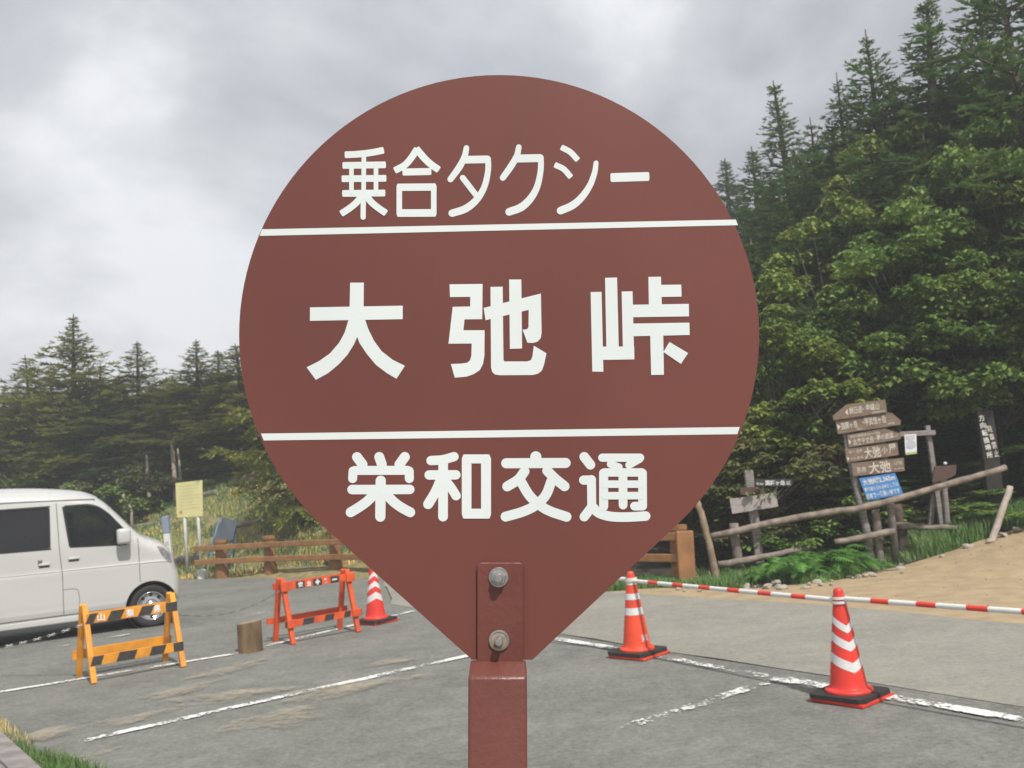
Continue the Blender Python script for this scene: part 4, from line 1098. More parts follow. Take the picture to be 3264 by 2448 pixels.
cpo = on_poster(.5, .48, .5, .48)[0] + Vector((0, -.001, 0))
G().add([cpo + Vector((.062 * math.cos(6.283 * k / 16) * (1 + .25 * math.sin(2.2 * k)), 0, .062 * math.sin(6.283 * k / 16))) for k in range(16)], [list(range(16))]).build('picture_subject', mat('poster_pale', (.42, .48, .54), (.50, .54, .58), 8, .6), sh)
G().add(on_poster(.0, .0, 1, .11), [[0, 1, 2, 3]]).build('green_band', M_PRINTG, sh)
gq = G()
for i in range(3):
    for x in (.12, .30, .52, .72): gq.add(on_poster(x, .72 + i * .08, x + .15, .755 + i * .08), [[0, 1, 2, 3]])
gq.build('print', M_TEXTG, sh)
bq = thing('brown_board_sign', 'blank weathered brown board fixed beside the crosspost', 'sign', A7(1640, 700, YT2 - .12))
board('board', bq, [(1605, 700), (1622, 595), (1765, 585), (1760, 650), (1690, 690)], YT2 - .12, .03, M_BOARDB)
G().tube([to_ground(A7(1700, 985, YT2 - .05)), A7(1672, 600, YT2 - .05)], .04, 8).build('stake', M_GREYW, bq)
cp = A7(1690, 582, YT2 - .1)
tag(G().lathe([(.022, 0), (.024, .016), (.018, .03), (.0005, .034)], 14, cp, None).build('white_cap', M_WMETAL, None, smooth=True), 'small white cap lying on top of the brown board', 'cap')

YD = 13.75
dp0 = to_ground(A7(2040, 960, YD))
dpost = thing('lettered_post', 'tall dark post with two columns of white characters at the far right', 'signpost', dp0)
G().beam(dp0, A7(1945, 225, YD), .23, .10, (0, -1, 0), .012).build('post', mat('dark_post', (.034, .028, .024), (.02, .017, .015), 8, .85, .3, 40), dpost)
def column(chars, x0, y0, x1, y1, w):
    n_ = len(chars); g = G()
    for i, ch in enumerate(chars):
        t0, t1 = (i + .08) / n_, (i + .92) / n_
        a = A7(x0 + (x1 - x0) * t0, y0 + (y1 - y0) * t0, YD - .075); b = A7(x0 + (x1 - x0) * t1, y0 + (y1 - y0) * t1, YD - .075)
        sd = Vector((w, 0, w * .05)); text_on(g, ch, b - sd / 2, sd, a - b, (0, 0, 0), .014)
    g.build('lettering', M_WPAINT if w > .07 else M_PAINT, dpost)
column('方向転換場所', 1926, 250, 1990, 545, .082)
column('駐車禁止', 1978, 320, 2036, 535, .066)

# ------------------------------------------------------------------ timber kerb at the lower left
ka, kb, kc = gnd(0, 2325, .18), gnd(47, 2366, .18), gnd(136, 2448, .18)
kd = (kc - ka); kd.z = 0; kd.normalize(); kn = Vector((kd.y, -kd.x, 0)); kn = -kn if kn.x > 0 else kn
kt = thing('timber_kerb', 'weathered grey timber decking corner at the lower left edge', 'kerb', (ka.x, ka.y, 0))
kx = kd.dot(kb - ka)
for i in range(2):
    o_ = ka + kn * (.145 * i * 1.03)
    for s0, s1 in ((-1.6, kx - .006), (kx + .006, 2.6)):
        G().box(o_ + kd * ((s0 + s1) / 2) + kn * .072 - Vector((0, 0, .03)), s1 - s0, .142, .06, (kd, kn, Vector((0, 0, 1))), .008).build('plank', M_GREYW, kt)
G().box(ka + kd * .5 + kn * .145 - Vector((0, 0, .122)), 4.2, .25, .122, (kd, kn, Vector((0, 0, 1))), .01).build('bearer', M_LOGD, kt)

# ------------------------------------------------------------------ vegetation
L_FIR = leaf_mat('fir_needles', [(.05, (0.057, 0.103, 0.041)), (.35, (0.099, 0.174, 0.059)), (.65, (0.152, 0.238, 0.075)), (.95, (0.228, 0.317, 0.098))])
L_FIR2 = leaf_mat('fir_needles_olive', [(.05, (0.108, 0.127, 0.036)), (.35, (0.196, 0.223, 0.054)), (.65, (0.296, 0.304, 0.076)), (.95, (0.432, 0.389, 0.108))])
L_LEAF = leaf_mat('green_leaves', [(.05, (0.073, 0.137, 0.032)), (.35, (0.130, 0.218, 0.048)), (.65, (0.200, 0.302, 0.068)), (.95, (0.303, 0.392, 0.101))], trans=.32)
L_LEAFY = leaf_mat('yellowing_leaves', [(.05, (0.079, 0.122, 0.025)), (.35, (0.135, 0.200, 0.039)), (.65, (0.213, 0.269, 0.055)), (.88, (0.298, 0.330, 0.070)), (.97, (0.370, 0.173, 0.047))], trans=.32)
L_BROWN = leaf_mat('browning_leaves', [(.05, (0.059, 0.083, 0.031)), (.35, (0.109, 0.132, 0.046)), (.65, (0.157, 0.165, 0.056)), (.95, (0.217, 0.140, 0.052))], trans=.3)
L_FERN = leaf_mat('fern_green', [(.05, (0.089, 0.227, 0.047)), (.5, (0.166, 0.364, 0.080)), (.95, (0.277, 0.474, 0.130))], trans=.35)
L_GRASS = leaf_mat('grass_green', [(.05, (0.068, 0.156, 0.041)), (.4, (0.135, 0.265, 0.072)), (.7, (0.229, 0.333, 0.119)), (.95, (0.366, 0.430, 0.239))], trans=.3)
L_DRY = leaf_mat('grass_dry', [(.05, (0.113, 0.171, 0.116)), (.4, (0.194, 0.265, 0.197)), (.7, (1.099, 0.792, 0.281)), (.95, (1.025, 0.792, 0.311))], trans=.3)

def nrm(a): return a / (np.linalg.norm(a, axis=-1, keepdims=True) + 1e-9)
def conifer_mesh(seed, H, R, z0, step, ragged=.25, keep=1.0, needle=.075, m=L_FIR, droop=.0, power=.85, nb=6):
    rg = np.random.default_rng(seed); pr = random.Random(seed)
    tb = G(); bend = (pr.uniform(-.02, .02) * H, pr.uniform(-.02, .02) * H)
    def stem(z): t = z / H; return np.array([bend[0] * t * t, bend[1] * t * t, z])
    r0 = .010 * H + .045
    tb.tube([stem(z) for z in np.linspace(-.3, H, 14)], [max(.008, r0 * (1 - max(z, 0) / H) ** .9 + .006) for z in np.linspace(-.3, H, 14)], 9, jit=.05, rng=pr)
    Vs, Ts, cnt = [], [], 0
    z = z0
    while z < H - .16:
        t = z / H; tt = (z - z0) / (H - z0)
        n = pr.randint(nb, nb + 2); a0 = pr.uniform(0, 6.28)
        Lm = R * max(.02, (1 - tt) ** power - .035) * (1.0 if tt > .12 else .72 + 2.3 * tt)
        for k in range(n):
            if pr.random() > keep: continue
            az = a0 + 6.283 * k / n + pr.uniform(-.35, .35); L = Lm * pr.uniform(1 - ragged * 1.3, 1 + ragged)
            if L < .05: L = .05
            nd = needle * min(1.0, .30 + L / .9)
            e1 = -.20 - droop + .75 * tt ** 1.6 + pr.uniform(-.12, .12); e2 = .14 + .1 * pr.random()
            rad = np.array([math.cos(az), math.sin(az), 0]); tan = np.array([-math.sin(az), math.cos(az), 0]); up = np.array([0, 0, 1.0])
            b0 = stem(z + pr.uniform(-.05, .05))
            bp = lambda s: b0 + rad * L * s + up * L * (e1 * s + e2 * s * s)
            tb.tube([bp(s) for s in (0, .4, .8)], [.010 + .012 * L, .006 + .007 * L, .004], 4, caps=False)
            nt_ = max(4, int(L / (.065 * nd / .085)))
            s = np.sort(rg.uniform(.08, 1.0, nt_)); sgn = np.where(np.arange(nt_) % 2 == 0, 1.0, -1.0)
            tl_ = np.minimum(.62, (.46 * L * (1 - s) ** .7 + .03 + .07 * min(1, L / .6)) * rg.uniform(.7, 1.25, nt_))
            s = np.append(s, .86); sgn = np.append(sgn, 0); tl_ = np.append(tl_, .16 * L + .05)
            p = np.array([bp(q) for q in s])
            fwd = np.array([nrm(rad + up * (e1 + 2 * e2 * q)) for q in s])
            ang = np.where(sgn == 0, 0, rg.uniform(.65, 1.0, len(s)))
            d = nrm(fwd * np.cos(ang)[:, None] + tan[None] * (np.sin(ang) * sgn)[:, None] + up * rg.uniform(-.55, .16, len(s))[:, None])
            ms = np.maximum(2, (tl_ / (nd * .50)).astype(int)); ix = np.repeat(np.arange(len(s)), ms); m_ = len(ix)
            fr_ = (np.concatenate([np.arange(k_) for k_ in ms]) + rg.uniform(0, 1, m_)) / ms[ix]; q = fr_ * tl_[ix]; di = d[ix]
            c = p[ix] + di * q[:, None] + up * (-.12 * q * q / np.maximum(.1, tl_[ix]))[:, None]
            sd = nrm(np.cross(di, up))
            for sg in (-1, 1, 0):
                tip_dir = nrm(di * rg.uniform(.6, 1.0, (m_, 1)) + sd * sg * rg.uniform(.5, .95, (m_, 1)) + up[None] * rg.uniform(-.25, .35 if sg else .85, (m_, 1)))
                ln = nd * rg.uniform(.7, 1.35, (m_, 1)); wv = nrm(np.cross(tip_dir, up + .001)) * nd * .20 + di * nd * .20
                Vs.append(np.stack([c - wv, c + wv, c + tip_dir * ln], 1).reshape(-1, 3)); Ts.append(np.arange(m_ * 3).reshape(-1, 3) + cnt); cnt += m_ * 3
        z += step * pr.uniform(.75, 1.25) * (1.0 if tt < .8 else .7)
    cr = tri_mesh('crown', np.concatenate(Vs), np.concatenate(Ts), m)
    tm = bpy.data.meshes.new('trunk'); tm.from_pydata(tb.v, [], tb.f); tm.materials.append(M_BARK); tm.polygons.foreach_set('use_smooth', [True] * len(tm.polygons)); tm.update()
    return tm, cr, H
def broad_mesh(seed, H, rx, rz, n_cl, per, leaf, m, bark, low=.3):
    rg = np.random.default_rng(seed); pr = random.Random(seed); tb = G(); Vs, Ts, cnt = [], [], 0
    cz = H - rz
    hub = Vector((pr.uniform(-.1, .1), pr.uniform(-.1, .1), max(.25, H * low)))
    tb.tube([(0, 0, -.3), hub * .5, hub], [.035 + .012 * H, .03 + .010 * H, .02 + .009 * H], 8, jit=.05, rng=pr)
    for c in range(n_cl):
        th = pr.uniform(0, 6.283); ph = math.acos(pr.uniform(-.75, 1)); rr = pr.uniform(.45, 1.0) ** .6
        wob = 1 + .18 * math.sin(3 * th + seed) + .12 * math.sin(5 * ph + 2 * seed)
        ctr = np.array([rx * rr * wob * math.sin(ph) * math.cos(th), rx * rr * wob * math.sin(ph) * math.sin(th), cz + rz * rr * math.cos(ph)])
        a = Vector(ctr); mid = hub.lerp(a, .5) + Vector((pr.uniform(-.15, .15), pr.uniform(-.15, .15), pr.uniform(.0, .25)))
        tb.tube([hub, mid, a], [.012 + .004 * H, .012, .005], 5, caps=False)
        csz = pr.uniform(.26, .50) * (.6 + .16 * rx)
        nw = int(per * (csz / .5) ** 2) + 10
        u = rg.normal(0, 1, (nw, 3)); u = u / np.linalg.norm(u, axis=1, keepdims=True) * rg.uniform(.1, 1, (nw, 1)) ** .5
        w0 = ctr + u * np.array([csz, csz, csz * .42]); w0[:, 2] -= .25 * (u[:, 0] ** 2 + u[:, 1] ** 2) * csz
        for j in range(5):
            az = rg.uniform(0, .9, nw) + 6.283 * j / 5; tilt = rg.uniform(-.75, .05, nw)
            d = np.stack([np.cos(az) * np.cos(tilt), np.sin(az) * np.cos(tilt), np.sin(tilt)], 1)
            sd = nrm(np.cross(d, np.array([0, 0, 1.0]))); nn = np.cross(sd, d)
            ln = leaf * rg.uniform(.5, 1.45, (nw, 1)); wd = ln * rg.uniform(.20, .34, (nw, 1))
            A_ = w0 + d * ln * .12; L_ = w0 + d * ln * .55 + sd * wd - nn * ln * .06; R2 = w0 + d * ln * .55 - sd * wd - nn * ln * .06; C_ = w0 + d * ln - nn * ln * .12
            Vs.append(np.stack([A_, L_, C_, R2], 1).reshape(-1, 3))
            b = np.arange(nw) * 4 + cnt; Ts += [np.stack([b, b + 1, b + 2], 1), np.stack([b, b + 2, b + 3], 1)]; cnt += nw * 4
    cr = tri_mesh('crown', np.concatenate(Vs), np.concatenate(Ts), m)
    tm = bpy.data.meshes.new('trunk'); tm.from_pydata(tb.v, [], tb.f); tm.materials.append(bark); tm.polygons.foreach_set('use_smooth', [True] * len(tm.polygons)); tm.update()
    return tm, cr, H
def plant(kind, meshes, label, cat, loc, rz, sxy, sz, group):
    t = thing(kind, label, cat, loc, rz, group); t.scale = (sxy, sxy, sz)
    for nm, me in (('trunk', meshes[0]), ('crown', meshes[1])):
        o_ = bpy.data.objects.new(nm, me); COL.objects.link(o_); o_.parent = t
    return t
C1 = conifer_mesh(11, 8.0, 2.3, .8, .24, .34, .93, .10, power=.95, nb=7)
C2 = conifer_mesh(12, 8.0, 2.0, .6, .24, .36, .92, .10, power=1.0, nb=7)
C3 = conifer_mesh(13, 8.0, 2.8, 1.2, .32, .36, .86, .10, power=.85, nb=5)
C4 = conifer_mesh(14, 8.0, 1.5, .5, .24, .36, .92, .095, power=1.0, nb=6)
C5 = conifer_mesh(15, 8.0, 2.9, .4, .26, .24, .97, .15, L_FIR2, .0, 1.08, nb=7)
C6 = conifer_mesh(16, 8.0, 2.5, .5, .27, .28, .95, .15, L_FIR2, .0, 1.0, nb=7)
C7 = conifer_mesh(17, 5.0, 2.3, .35, .24, .38, .85, .095, L_FIR2, -.05, nb=5)
C8 = conifer_mesh(18, 8.0, 2.6, .5, .30, .42, .82, .15, L_FIR2, .08, .9, nb=7)
B1 = broad_mesh(21, 4.6, 1.75, 1.9, 92, 150, .098, L_LEAF, M_BARK, .35)
B2 = broad_mesh(22, 4.0, 1.25, 1.5, 66, 130, .092, L_LEAFY, M_BARK, .35)
B3 = broad_mesh(23, 3.2, 1.3, 1.15, 58, 130, .095, L_LEAF, M_BARK, .3)
B4 = broad_mesh(24, 2.2, 1.15, .95, 34, 80, .09, L_BROWN, M_BARK, .3)
def tree_top(kind, meshes, label, cat, px, py, Y, width=1.0, rz=0.0, group=None):
    """a tree whose tip stands on the sight line of the photo point at depth Y, rooted in the terrain"""
    p = at(px, py, Y); gz = hz(p.x, Y); h = p.z - gz
    s = h / meshes[2]
    return plant(kind, meshes, label, cat, (p.x, Y, gz), rz, width * (s ** .5 if width < 0 else 1) if width > 0 else s, s, group)
GL, GR = 'conifers beyond the lot on the left', 'trees of the wood on the right'
for i, (m_, lab, px, py, Y, w) in enumerate([
    (C5, 'big broad conifer with a pointed tip, tallest of the left wood', 222, 1005, 31.0, 1.12),
    (C8, 'rounded dark conifer at the left shoulder of the tallest one', 95, 1130, 33.0, 1.0),
    (C6, 'conifer with a sharp top in the middle of the left wood', 432, 1088, 31.5, 1.0),
    (C6, 'conifer with tiered branches just left of the sign', 620, 1080, 30.5, .85),
    (C2, 'narrow conifer top between the tiered one and the sign', 688, 1115, 33.0, 1.0),
    (C8, 'conifer half hidden behind the sign on its left', 765, 1092, 30.0, 1.1),
    (C5, 'low conifer at the left edge of the photo', -10, 1225, 34.0, .9),
    (C2, 'small conifer filling the gap between two left tops', 318, 1235, 30.0, 1.0),
    (C8, 'pale grey green conifer in the gap right of centre in the left wood', 535, 1195, 36.0, 1.0),
    (C5, 'young wide conifer low in front of the tallest left one', 160, 1350, 31.0, .62),
    (C8, 'young conifer low behind the van roof', 330, 1370, 31.0, .62),
    (C6, 'low dark conifer standing left behind the van', 20, 1360, 31.0, .7),
    (C2, 'short conifer above the notice board', 640, 1310, 32.0, .8),
    (C6, 'short conifer beside the sign edge above the slope', 735, 1280, 32.0, .75),
    (C2, 'slender conifer left of the pale trunks', 425, 1340, 31.5, .7),
    (C5, 'broad conifer filling the wood right of the tallest left one', 300, 1160, 32.5, .8),
    (C8, 'broad olive conifer between the two sharp tops of the left wood', 500, 1215, 32.0, .8),
    (C5, 'broad low conifer in front at the far left', 60, 1250, 30.5, .8),
    (C6, 'olive conifer low between the pale trunks', 560, 1290, 31.5, .8),
    (C5, 'broad conifer low behind the van windscreen', 250, 1290, 31.2, .75),
    (C6, 'olive conifer low beside the left rim of the sign', 690, 1250, 32.5, .85),
    (C5, 'distant conifer in the back row at the left edge', 40, 1215, 40.0, 1.1),
    (C5, 'distant conifer in the back row behind the tallest left one', 170, 1170, 41.0, 1.1),
    (C8, 'distant conifer in the back row left of the middle top', 360, 1215, 40.0, 1.1),
    (C5, 'distant conifer in the back row right of the middle top', 480, 1235, 42.0, 1.1),
    (C8, 'distant conifer in the back row beside the tiered one', 590, 1220, 41.0, 1.1),
    (C5, 'distant conifer in the back row near the sign rim', 720, 1195, 42.0, 1.1),
    (C5, 'conifer hidden for the most part behind the left half of the sign', 900, 1120, 32.0, .9),
    (C1, 'conifer hidden behind the middle of the sign', 1150, 1050, 27.0, 1.0),
    (C2, 'conifer hidden behind the sign above the bolts', 1400, 1000, 26.0, 1.0),
    (C1, 'conifer hidden behind the right half of the sign', 1700, 900, 25.0, 1.0)]):
    tree_top('conifer_tree', m_, lab, 'tree', px, py, Y, w * 1.4, i * 1.3, GL)
plant('conifer_tree', C7, 'sparse small conifer leaning over the ochre fence by the sign', 'tree', (at(960, 1700, 21.3).x, 21.3, hz(at(960, 1700, 21.3).x, 21.3)), .4, .95, 1.05, None)
plant('conifer_tree', C7, 'second sparse conifer behind the fence hidden by the sign', 'tree', (-2.6, 20.2, hz(-2.6, 20.2)), 2.4, .9, .95, None)
for i, (m_, lab, px, py, Y, w) in enumerate([
    (C1, 'dark conifer with a long bare leader in the middle of the right wood', 2764, 92, 19.5, 1.05),
    (C1, 'dark bushy conifer on the left flank of the long leader tree', 2665, 232, 20.5, .85),
    (C4, 'narrow dark conifer reaching the top edge right of the leader tree', 2905, -8, 18.5, 1.7),
    (C3, 'tallest open conifer with layered boughs at the upper right corner', 3190, -190, 16.6, 1.15),
    (C4, 'slender pale conifer with a thin spire left in the right wood', 2490, 262, 23.5, 1.35),
    (C2, 'small conifer just right of the sign top on the far ridge', 2395, 470, 28.0, 1.35),
    (C2, 'distant conifer touching the sign edge on the ridge', 2300, 505, 33.0, 1.5),
    (C1, 'conifer between the slender spire and the leader tree', 2585, 372, 21.5, .9),
    (C2, 'dark young conifer deep in the right wood below the spire', 2500, 620, 18.0, .85),
    (C1, 'dark conifer deep in the wood above the arrow boards', 2700, 560, 17.6, .9),
    (C1, 'dark conifer behind the big green broadleaf tree', 2940, 420, 17.0, .9),
    (C2, 'dark conifer at the right edge below the tallest one', 3240, 420, 16.8, 1.0),
    (C2, 'dark conifer hugging the right rim of the sign', 2400, 760, 17.5, .9),
    (C4, 'young conifer in the shade behind the arrow boards', 2820, 1050, 16.0, .9),
    (C4, 'young conifer in the shade behind the lettered post', 3120, 980, 16.2, 1.0),
    (C4, 'young conifer in the shade above the small signpost', 2560, 1120, 16.0, .9),
    (C2, 'conifer behind the right rim of the sign', 2230, 620, 19.5, .9),
    (C1, 'conifer hidden behind the sign on its right', 2050, 640, 21.0, .9),
    (C2, 'young conifer in the shade by the right edge', 3290, 900, 15.6, .8),
    (C1, 'bushy conifer filling the skyline between the leader tree and the narrow one', 2850, 250, 20.5, .9),
    (C1, 'bushy conifer under the slender spire', 2540, 470, 20.0, .85),
    (C2, 'bushy conifer low on the ridge right of the sign', 2450, 560, 21.5, 1.0),
    (C1, 'bushy conifer behind the upper right broadleaf crown', 3060, 180, 18.5, .9),
    (C1, 'dense dark conifer behind the tallest open one at the corner', 3110, -60, 19.0, 1.1),
    (C2, 'conifer out on the right beyond the frame edge', 3420, 100, 16.0, 1.0)]):
    tree_top('conifer_tree', m_, lab, 'tree', px, py, Y, w * 1.5, i * 1.7 + .5, GR)
for i, (m_, lab, px, py, Y, w) in enumerate([
    (B1, 'big fresh green broadleaf tree above the arrow boards', 2880, 655, 15.2, 1.05),
    (B2, 'yellow green broadleaf tree beside the right rim of the sign', 2420, 960, 14.7, .95),
    (B2, 'yellowish broadleaf crown high between the conifers', 2790, 390, 17.8, 1.2),
    (B3, 'green broadleaf crown at the right edge below the open conifer', 3170, 330, 16.0, 1.2),
    (B2, 'yellow tinged broadleaf crown at the upper right', 3215, 470, 15.2, .9),
    (B2, 'broadleaf tree with reddish tips in the middle of the right wood', 2600, 660, 16.6, 1.1),
    (B3, 'green broadleaf tree low on the right beside the lettered post', 3110, 830, 14.9, 1.0),
    (B4, 'browning shrub under the right rim of the sign', 2400, 1370, 14.0, 1.0),
    (B3, 'green broadleaf tree left of the arrow boards', 2600, 960, 15.0, .85),
    (B4, 'browning shrub behind the end of the ochre fence', 2180, 1450, 14.6, 1.1),
    (B1, 'broadleaf tree hidden behind the right half of the sign', 2080, 860, 17.0, .9),
    (B3, 'broadleaf tree hidden behind the sign over the fence', 1750, 1000, 19.0, 1.0),
    (B3, 'dark green broadleaf at the right edge above the leaning log', 3300, 760, 14.9, .9)]):
    tree_top('broadleaf_tree', m_, lab, 'tree', px, py, Y, w, i * 2.1, GR)
# pale bare trunks on the left slope
def bare_trunk(label, pts, r0, r1, Y):
    P = [at(x, y, Y) for x, y in pts]; P.insert(0, Vector((P[0].x, Y, hz(P[0].x, Y) - .1)))
    return tag(G().tube(P, list(np.linspace(r0, r1, len(P))), 8).build('pale_trunk', M_BIRCH, None, smooth=True), label, 'trunk')
bare_trunk('thin curved pale trunk at the foot of the left wood', [(478, 1592), (468, 1540), (470, 1490), (467, 1450)], .075, .03, 27.2)
bare_trunk('whitish straight trunk above the notice board', [(555, 1505), (551, 1450), (549, 1412)], .075, .04, 27.4)
bare_trunk('short whitish twin trunk right of the straight pale one', [(572, 1480), (566, 1430)], .045, .025, 27.6)
bare_trunk('short broken pale snag above the van windscreen', [(397, 1600), (392, 1575)], .06, .04, 26.8)
bare_trunk('small pale stake on the grass above the van bonnet', [(418, 1622), (410, 1606)], .05, .035, 26.0)
# low shrubs at the foot of the left wood
S1 = broad_mesh(31, 1.5, 1.2, .75, 30, 75, .10, L_LEAF, M_BARK, .2)
S2 = broad_mesh(32, 1.6, 1.1, .8, 30, 75, .10, L_BROWN, M_BARK, .2)
for i, (m_, lab, px, py, Y, w) in enumerate([
    (S1, 'low green shrub left above the van roof', 60, 1545, 26.5, 1.3), (S1, 'low green shrub above the middle of the van roof', 190, 1530, 26.6, 1.3), (S1, 'low green shrub above the van windscreen', 320, 1525, 26.8, 1.2),
    (S2, 'brown shrub beside the curved pale trunk', 500, 1500, 27.6, 1.1), (S1, 'green shrub on the slope above the notice board', 640, 1475, 28.6, .9), (S2, 'brown shrub deep under the left conifers', 400, 1480, 27.9, 1.2),
    (S1, 'green shrub beside the bare path near the sign', 760, 1455, 29.0, .8), (S2, 'brownish shrub at the far left above the van', -20, 1500, 27.5, 1.3)]):
    tree_top('shrub', m_, lab, 'shrub', px, py, Y, w, i * 1.1, 'shrubs at the foot of the left wood')
for i, (m_, lab, px, py, Y, w) in enumerate([
    (S1, 'shaded shrub behind the small signpost', 2440, 1560, 14.3, .9), (S1, 'shaded shrub behind the arrow board post', 2660, 1540, 14.6, .9), (S2, 'shaded brownish shrub behind the crosspost', 3000, 1560, 14.8, .9),
    (S1, 'green shrub at the right edge behind the leaning log', 3250, 1540, 14.0, .9), (S2, 'brown shrub behind the dead trunk', 2300, 1640, 13.9, .7)]):
    tree_top('shrub', m_, lab, 'shrub', px, py, Y, w, i * 1.9, 'shrubs behind the log rails')

def blades(name, label, cat, pts, hmin, hmax, w, m, seed, lean=.35):
    rg = np.random.default_rng(seed); n_ = len(pts); P = np.array(pts)
    az = rg.uniform(0, 6.283, n_); h = rg.uniform(hmin, hmax, n_); ln = rg.uniform(.05, lean, n_) * h
    d = np.stack([np.cos(az), np.sin(az), np.zeros(n_)], 1); s = np.stack([-np.sin(az), np.cos(az), np.zeros(n_)], 1) * w / 2
    up = np.array([0, 0, 1.0])
    a, b = P - s, P + s; mid = P + d * (ln * .35)[:, None] + up * (h * .6)[:, None]; c, e = mid - s * .7, mid + s * .7; tip = P + d * ln[:, None] + up * (h * (1 - .15 * rg.random(n_)))[:, None]
    V = np.stack([a, b, e, c, tip], 1).reshape(-1, 3); k = np.arange(n_) * 5
    T = np.concatenate([np.stack([k, k + 1, k + 2], 1), np.stack([k, k + 2, k + 3], 1), np.stack([k + 3, k + 2, k + 4], 1)])
    o_ = tri_obj(name, V, T, m); o_['kind'] = 'stuff'; o_['label'] = label; o_['category'] = cat
    return o_
def scatter(poly, n_, seed, clump=0.0, zoff=0.0):
    rg = random.Random(seed); xs = [p[0] for p in poly]; ys = [p[1] for p in poly]; out = []
    def ins(x, y):
        r = False
        for i in range(len(poly)):
            x0, y0 = poly[i]; x1, y1 = poly[i - 1]
            if (y0 > y) != (y1 > y) and x < (x1 - x0) * (y - y0) / (y1 - y0) + x0: r = not r
        return r
    seeds = []
    while len(out) < n_:
        x, y = rg.uniform(min(xs), max(xs)), rg.uniform(min(ys), max(ys))
        if not ins(x, y): continue
        if clump and (math.sin(x * 3.1 + y * 1.7) + math.sin(x * 1.3 - y * 4.1) + math.sin(x * 7 + y * 5)) / 3 < rg.uniform(-1, 1) * clump: continue
        out.append((x, y, hz(x, y) + zoff))
    return out
verge = [(1.0, 12.65), (1.65, 12.5), (2.4, 11.9), (3.2, 11.7), (3.8, 11.9), (4.4, 12.4), (4.9, 12.7), (5.6, 12.85), (6.3, 13.05), (7.2, 13.3), (9, 13.35), (9, 14.4), (6.5, 14.2), (4.5, 13.9), (3.0, 13.7), (2.2, 13.4), (1.2, 13.4)]
blades('verge_grass', 'short grass along the sandy path under the log rails', 'grass', scatter(verge, 26000, 1, .5), .05, .17, .011, L_GRASS, 1, .7)
blades('tall_grass', 'taller grass tufts at the right end of the rails', 'grass', scatter([(5.2, 12.85), (7.5, 13.3), (8.5, 14.0), (5.2, 13.9)], 6000, 2, .5), .12, .38, .012, L_GRASS, 2, .6)
blades('slope_grass', 'dry grass on the open slope behind the notice board', 'grass', scatter([(-13, 23.4), (-9, 21.3), (-6.3, 19.8), (-3.6, 18.4), (-.8, 15.8), (1.0, 13.5), (1.5, 15), (-1, 19), (-3, 24), (-5.5, 27.5), (-9, 27), (-14, 27)], 42000, 3, .25), .04, .15, .018, L_DRY, 3, .7)
blades('green_slope_grass', 'green tufts scattered on the left slope', 'grass', scatter([(-13, 24), (-9, 21.3), (-6.3, 19.9), (-3.6, 18.5), (-.8, 16.0), (.8, 14), (-1, 19), (-3, 24), (-5.5, 28), (-9, 28), (-14, 28)], 16000, 4, .9), .06, .24, .018, L_GRASS, 4, .6)
def kp(s, n_): q = ka + kd * s - kn * n_; return (q.x, q.y)
blades('kerb_grass', 'green and dry grass tufts against the timber kerb at lower left', 'grass', scatter([kp(-.5, .0), kp(-.5, .12), kp(.2, .16), kp(.6, .30), kp(1.2, .42), kp(1.9, .38), kp(1.9, .0)], 4200, 5, .2, .02), .03, .11, .006, L_GRASS, 5, .7)
blades('kerb_dry_grass', 'straw coloured grass by the timber kerb', 'grass', scatter([kp(-1.3, 0), kp(-1.3, .2), kp(-.2, .25), kp(.3, .14), kp(.3, 0)], 700, 6, 0, .02), .03, .09, .005, L_DRY, 6, .7)

# ferns in front of the rails
def frond_mesh(seed, m):
    pr = random.Random(seed); V, T = [], []
    n_ = 20; Lf = 1.0
    def pt(s): return np.array([s * .82, 0, .62 * s - .62 * s * s * .95 + .03])
    for i in range(1, n_):
        s = i / n_; p = pt(s); fw = nrm(pt(min(1, s + .02)) - pt(s - .02)); ln = .26 * math.sin(math.pi * min(1, s * .92 + .10)) ** .8 + .015
        for sg in (-1, 1):
            d = nrm(np.array([0, sg, 0]) + fw * .45 + np.array([0, 0, -.12 + pr.uniform(-.1, .1)]))
            w = fw * .022; k = 3
            for q in range(k):
                a, b = p + d * ln * q / k, p + d * ln * (q + 1) / k; ww = w * (1 - q / k) * 1.0
                base_ = len(V); V += [a - ww, a + ww, b + w * .25 * (k - 1 - q)]; T.append((base_, base_ + 1, base_ + 2))
            base_ = len(V); V += [p - w, p + w, p + d * ln]; T.append((base_, base_ + 1, base_ + 2))
    for i in range(n_):
        a, b = pt(i / n_), pt((i + 1) / n_); base_ = len(V); u = np.array([0, .006, 0]); V += [a - u, a + u, b + u, b - u]; T += [(base_, base_ + 1, base_ + 2), (base_, base_ + 2, base_ + 3)]
    return tri_mesh('frond', np.array(V), np.array(T), m)
FR = [frond_mesh(s, L_FERN) for s in (1, 2, 3)]
fern_labels = ['fern clump at the middle of the ferns below the lower rail', 'fern clump at the left end of the fern patch', 'fern clump nearest the sandy path', 'fern clump against the gap in the lower rail', 'fern clump at the right end of the fern patch', 'fern rising above the lower rail left of the sign posts', 'small fern by the foot of the small signpost', 'fern just left of the arrow board post foot', 'fern half hidden behind the left ferns', 'pale fern in the middle of the patch']
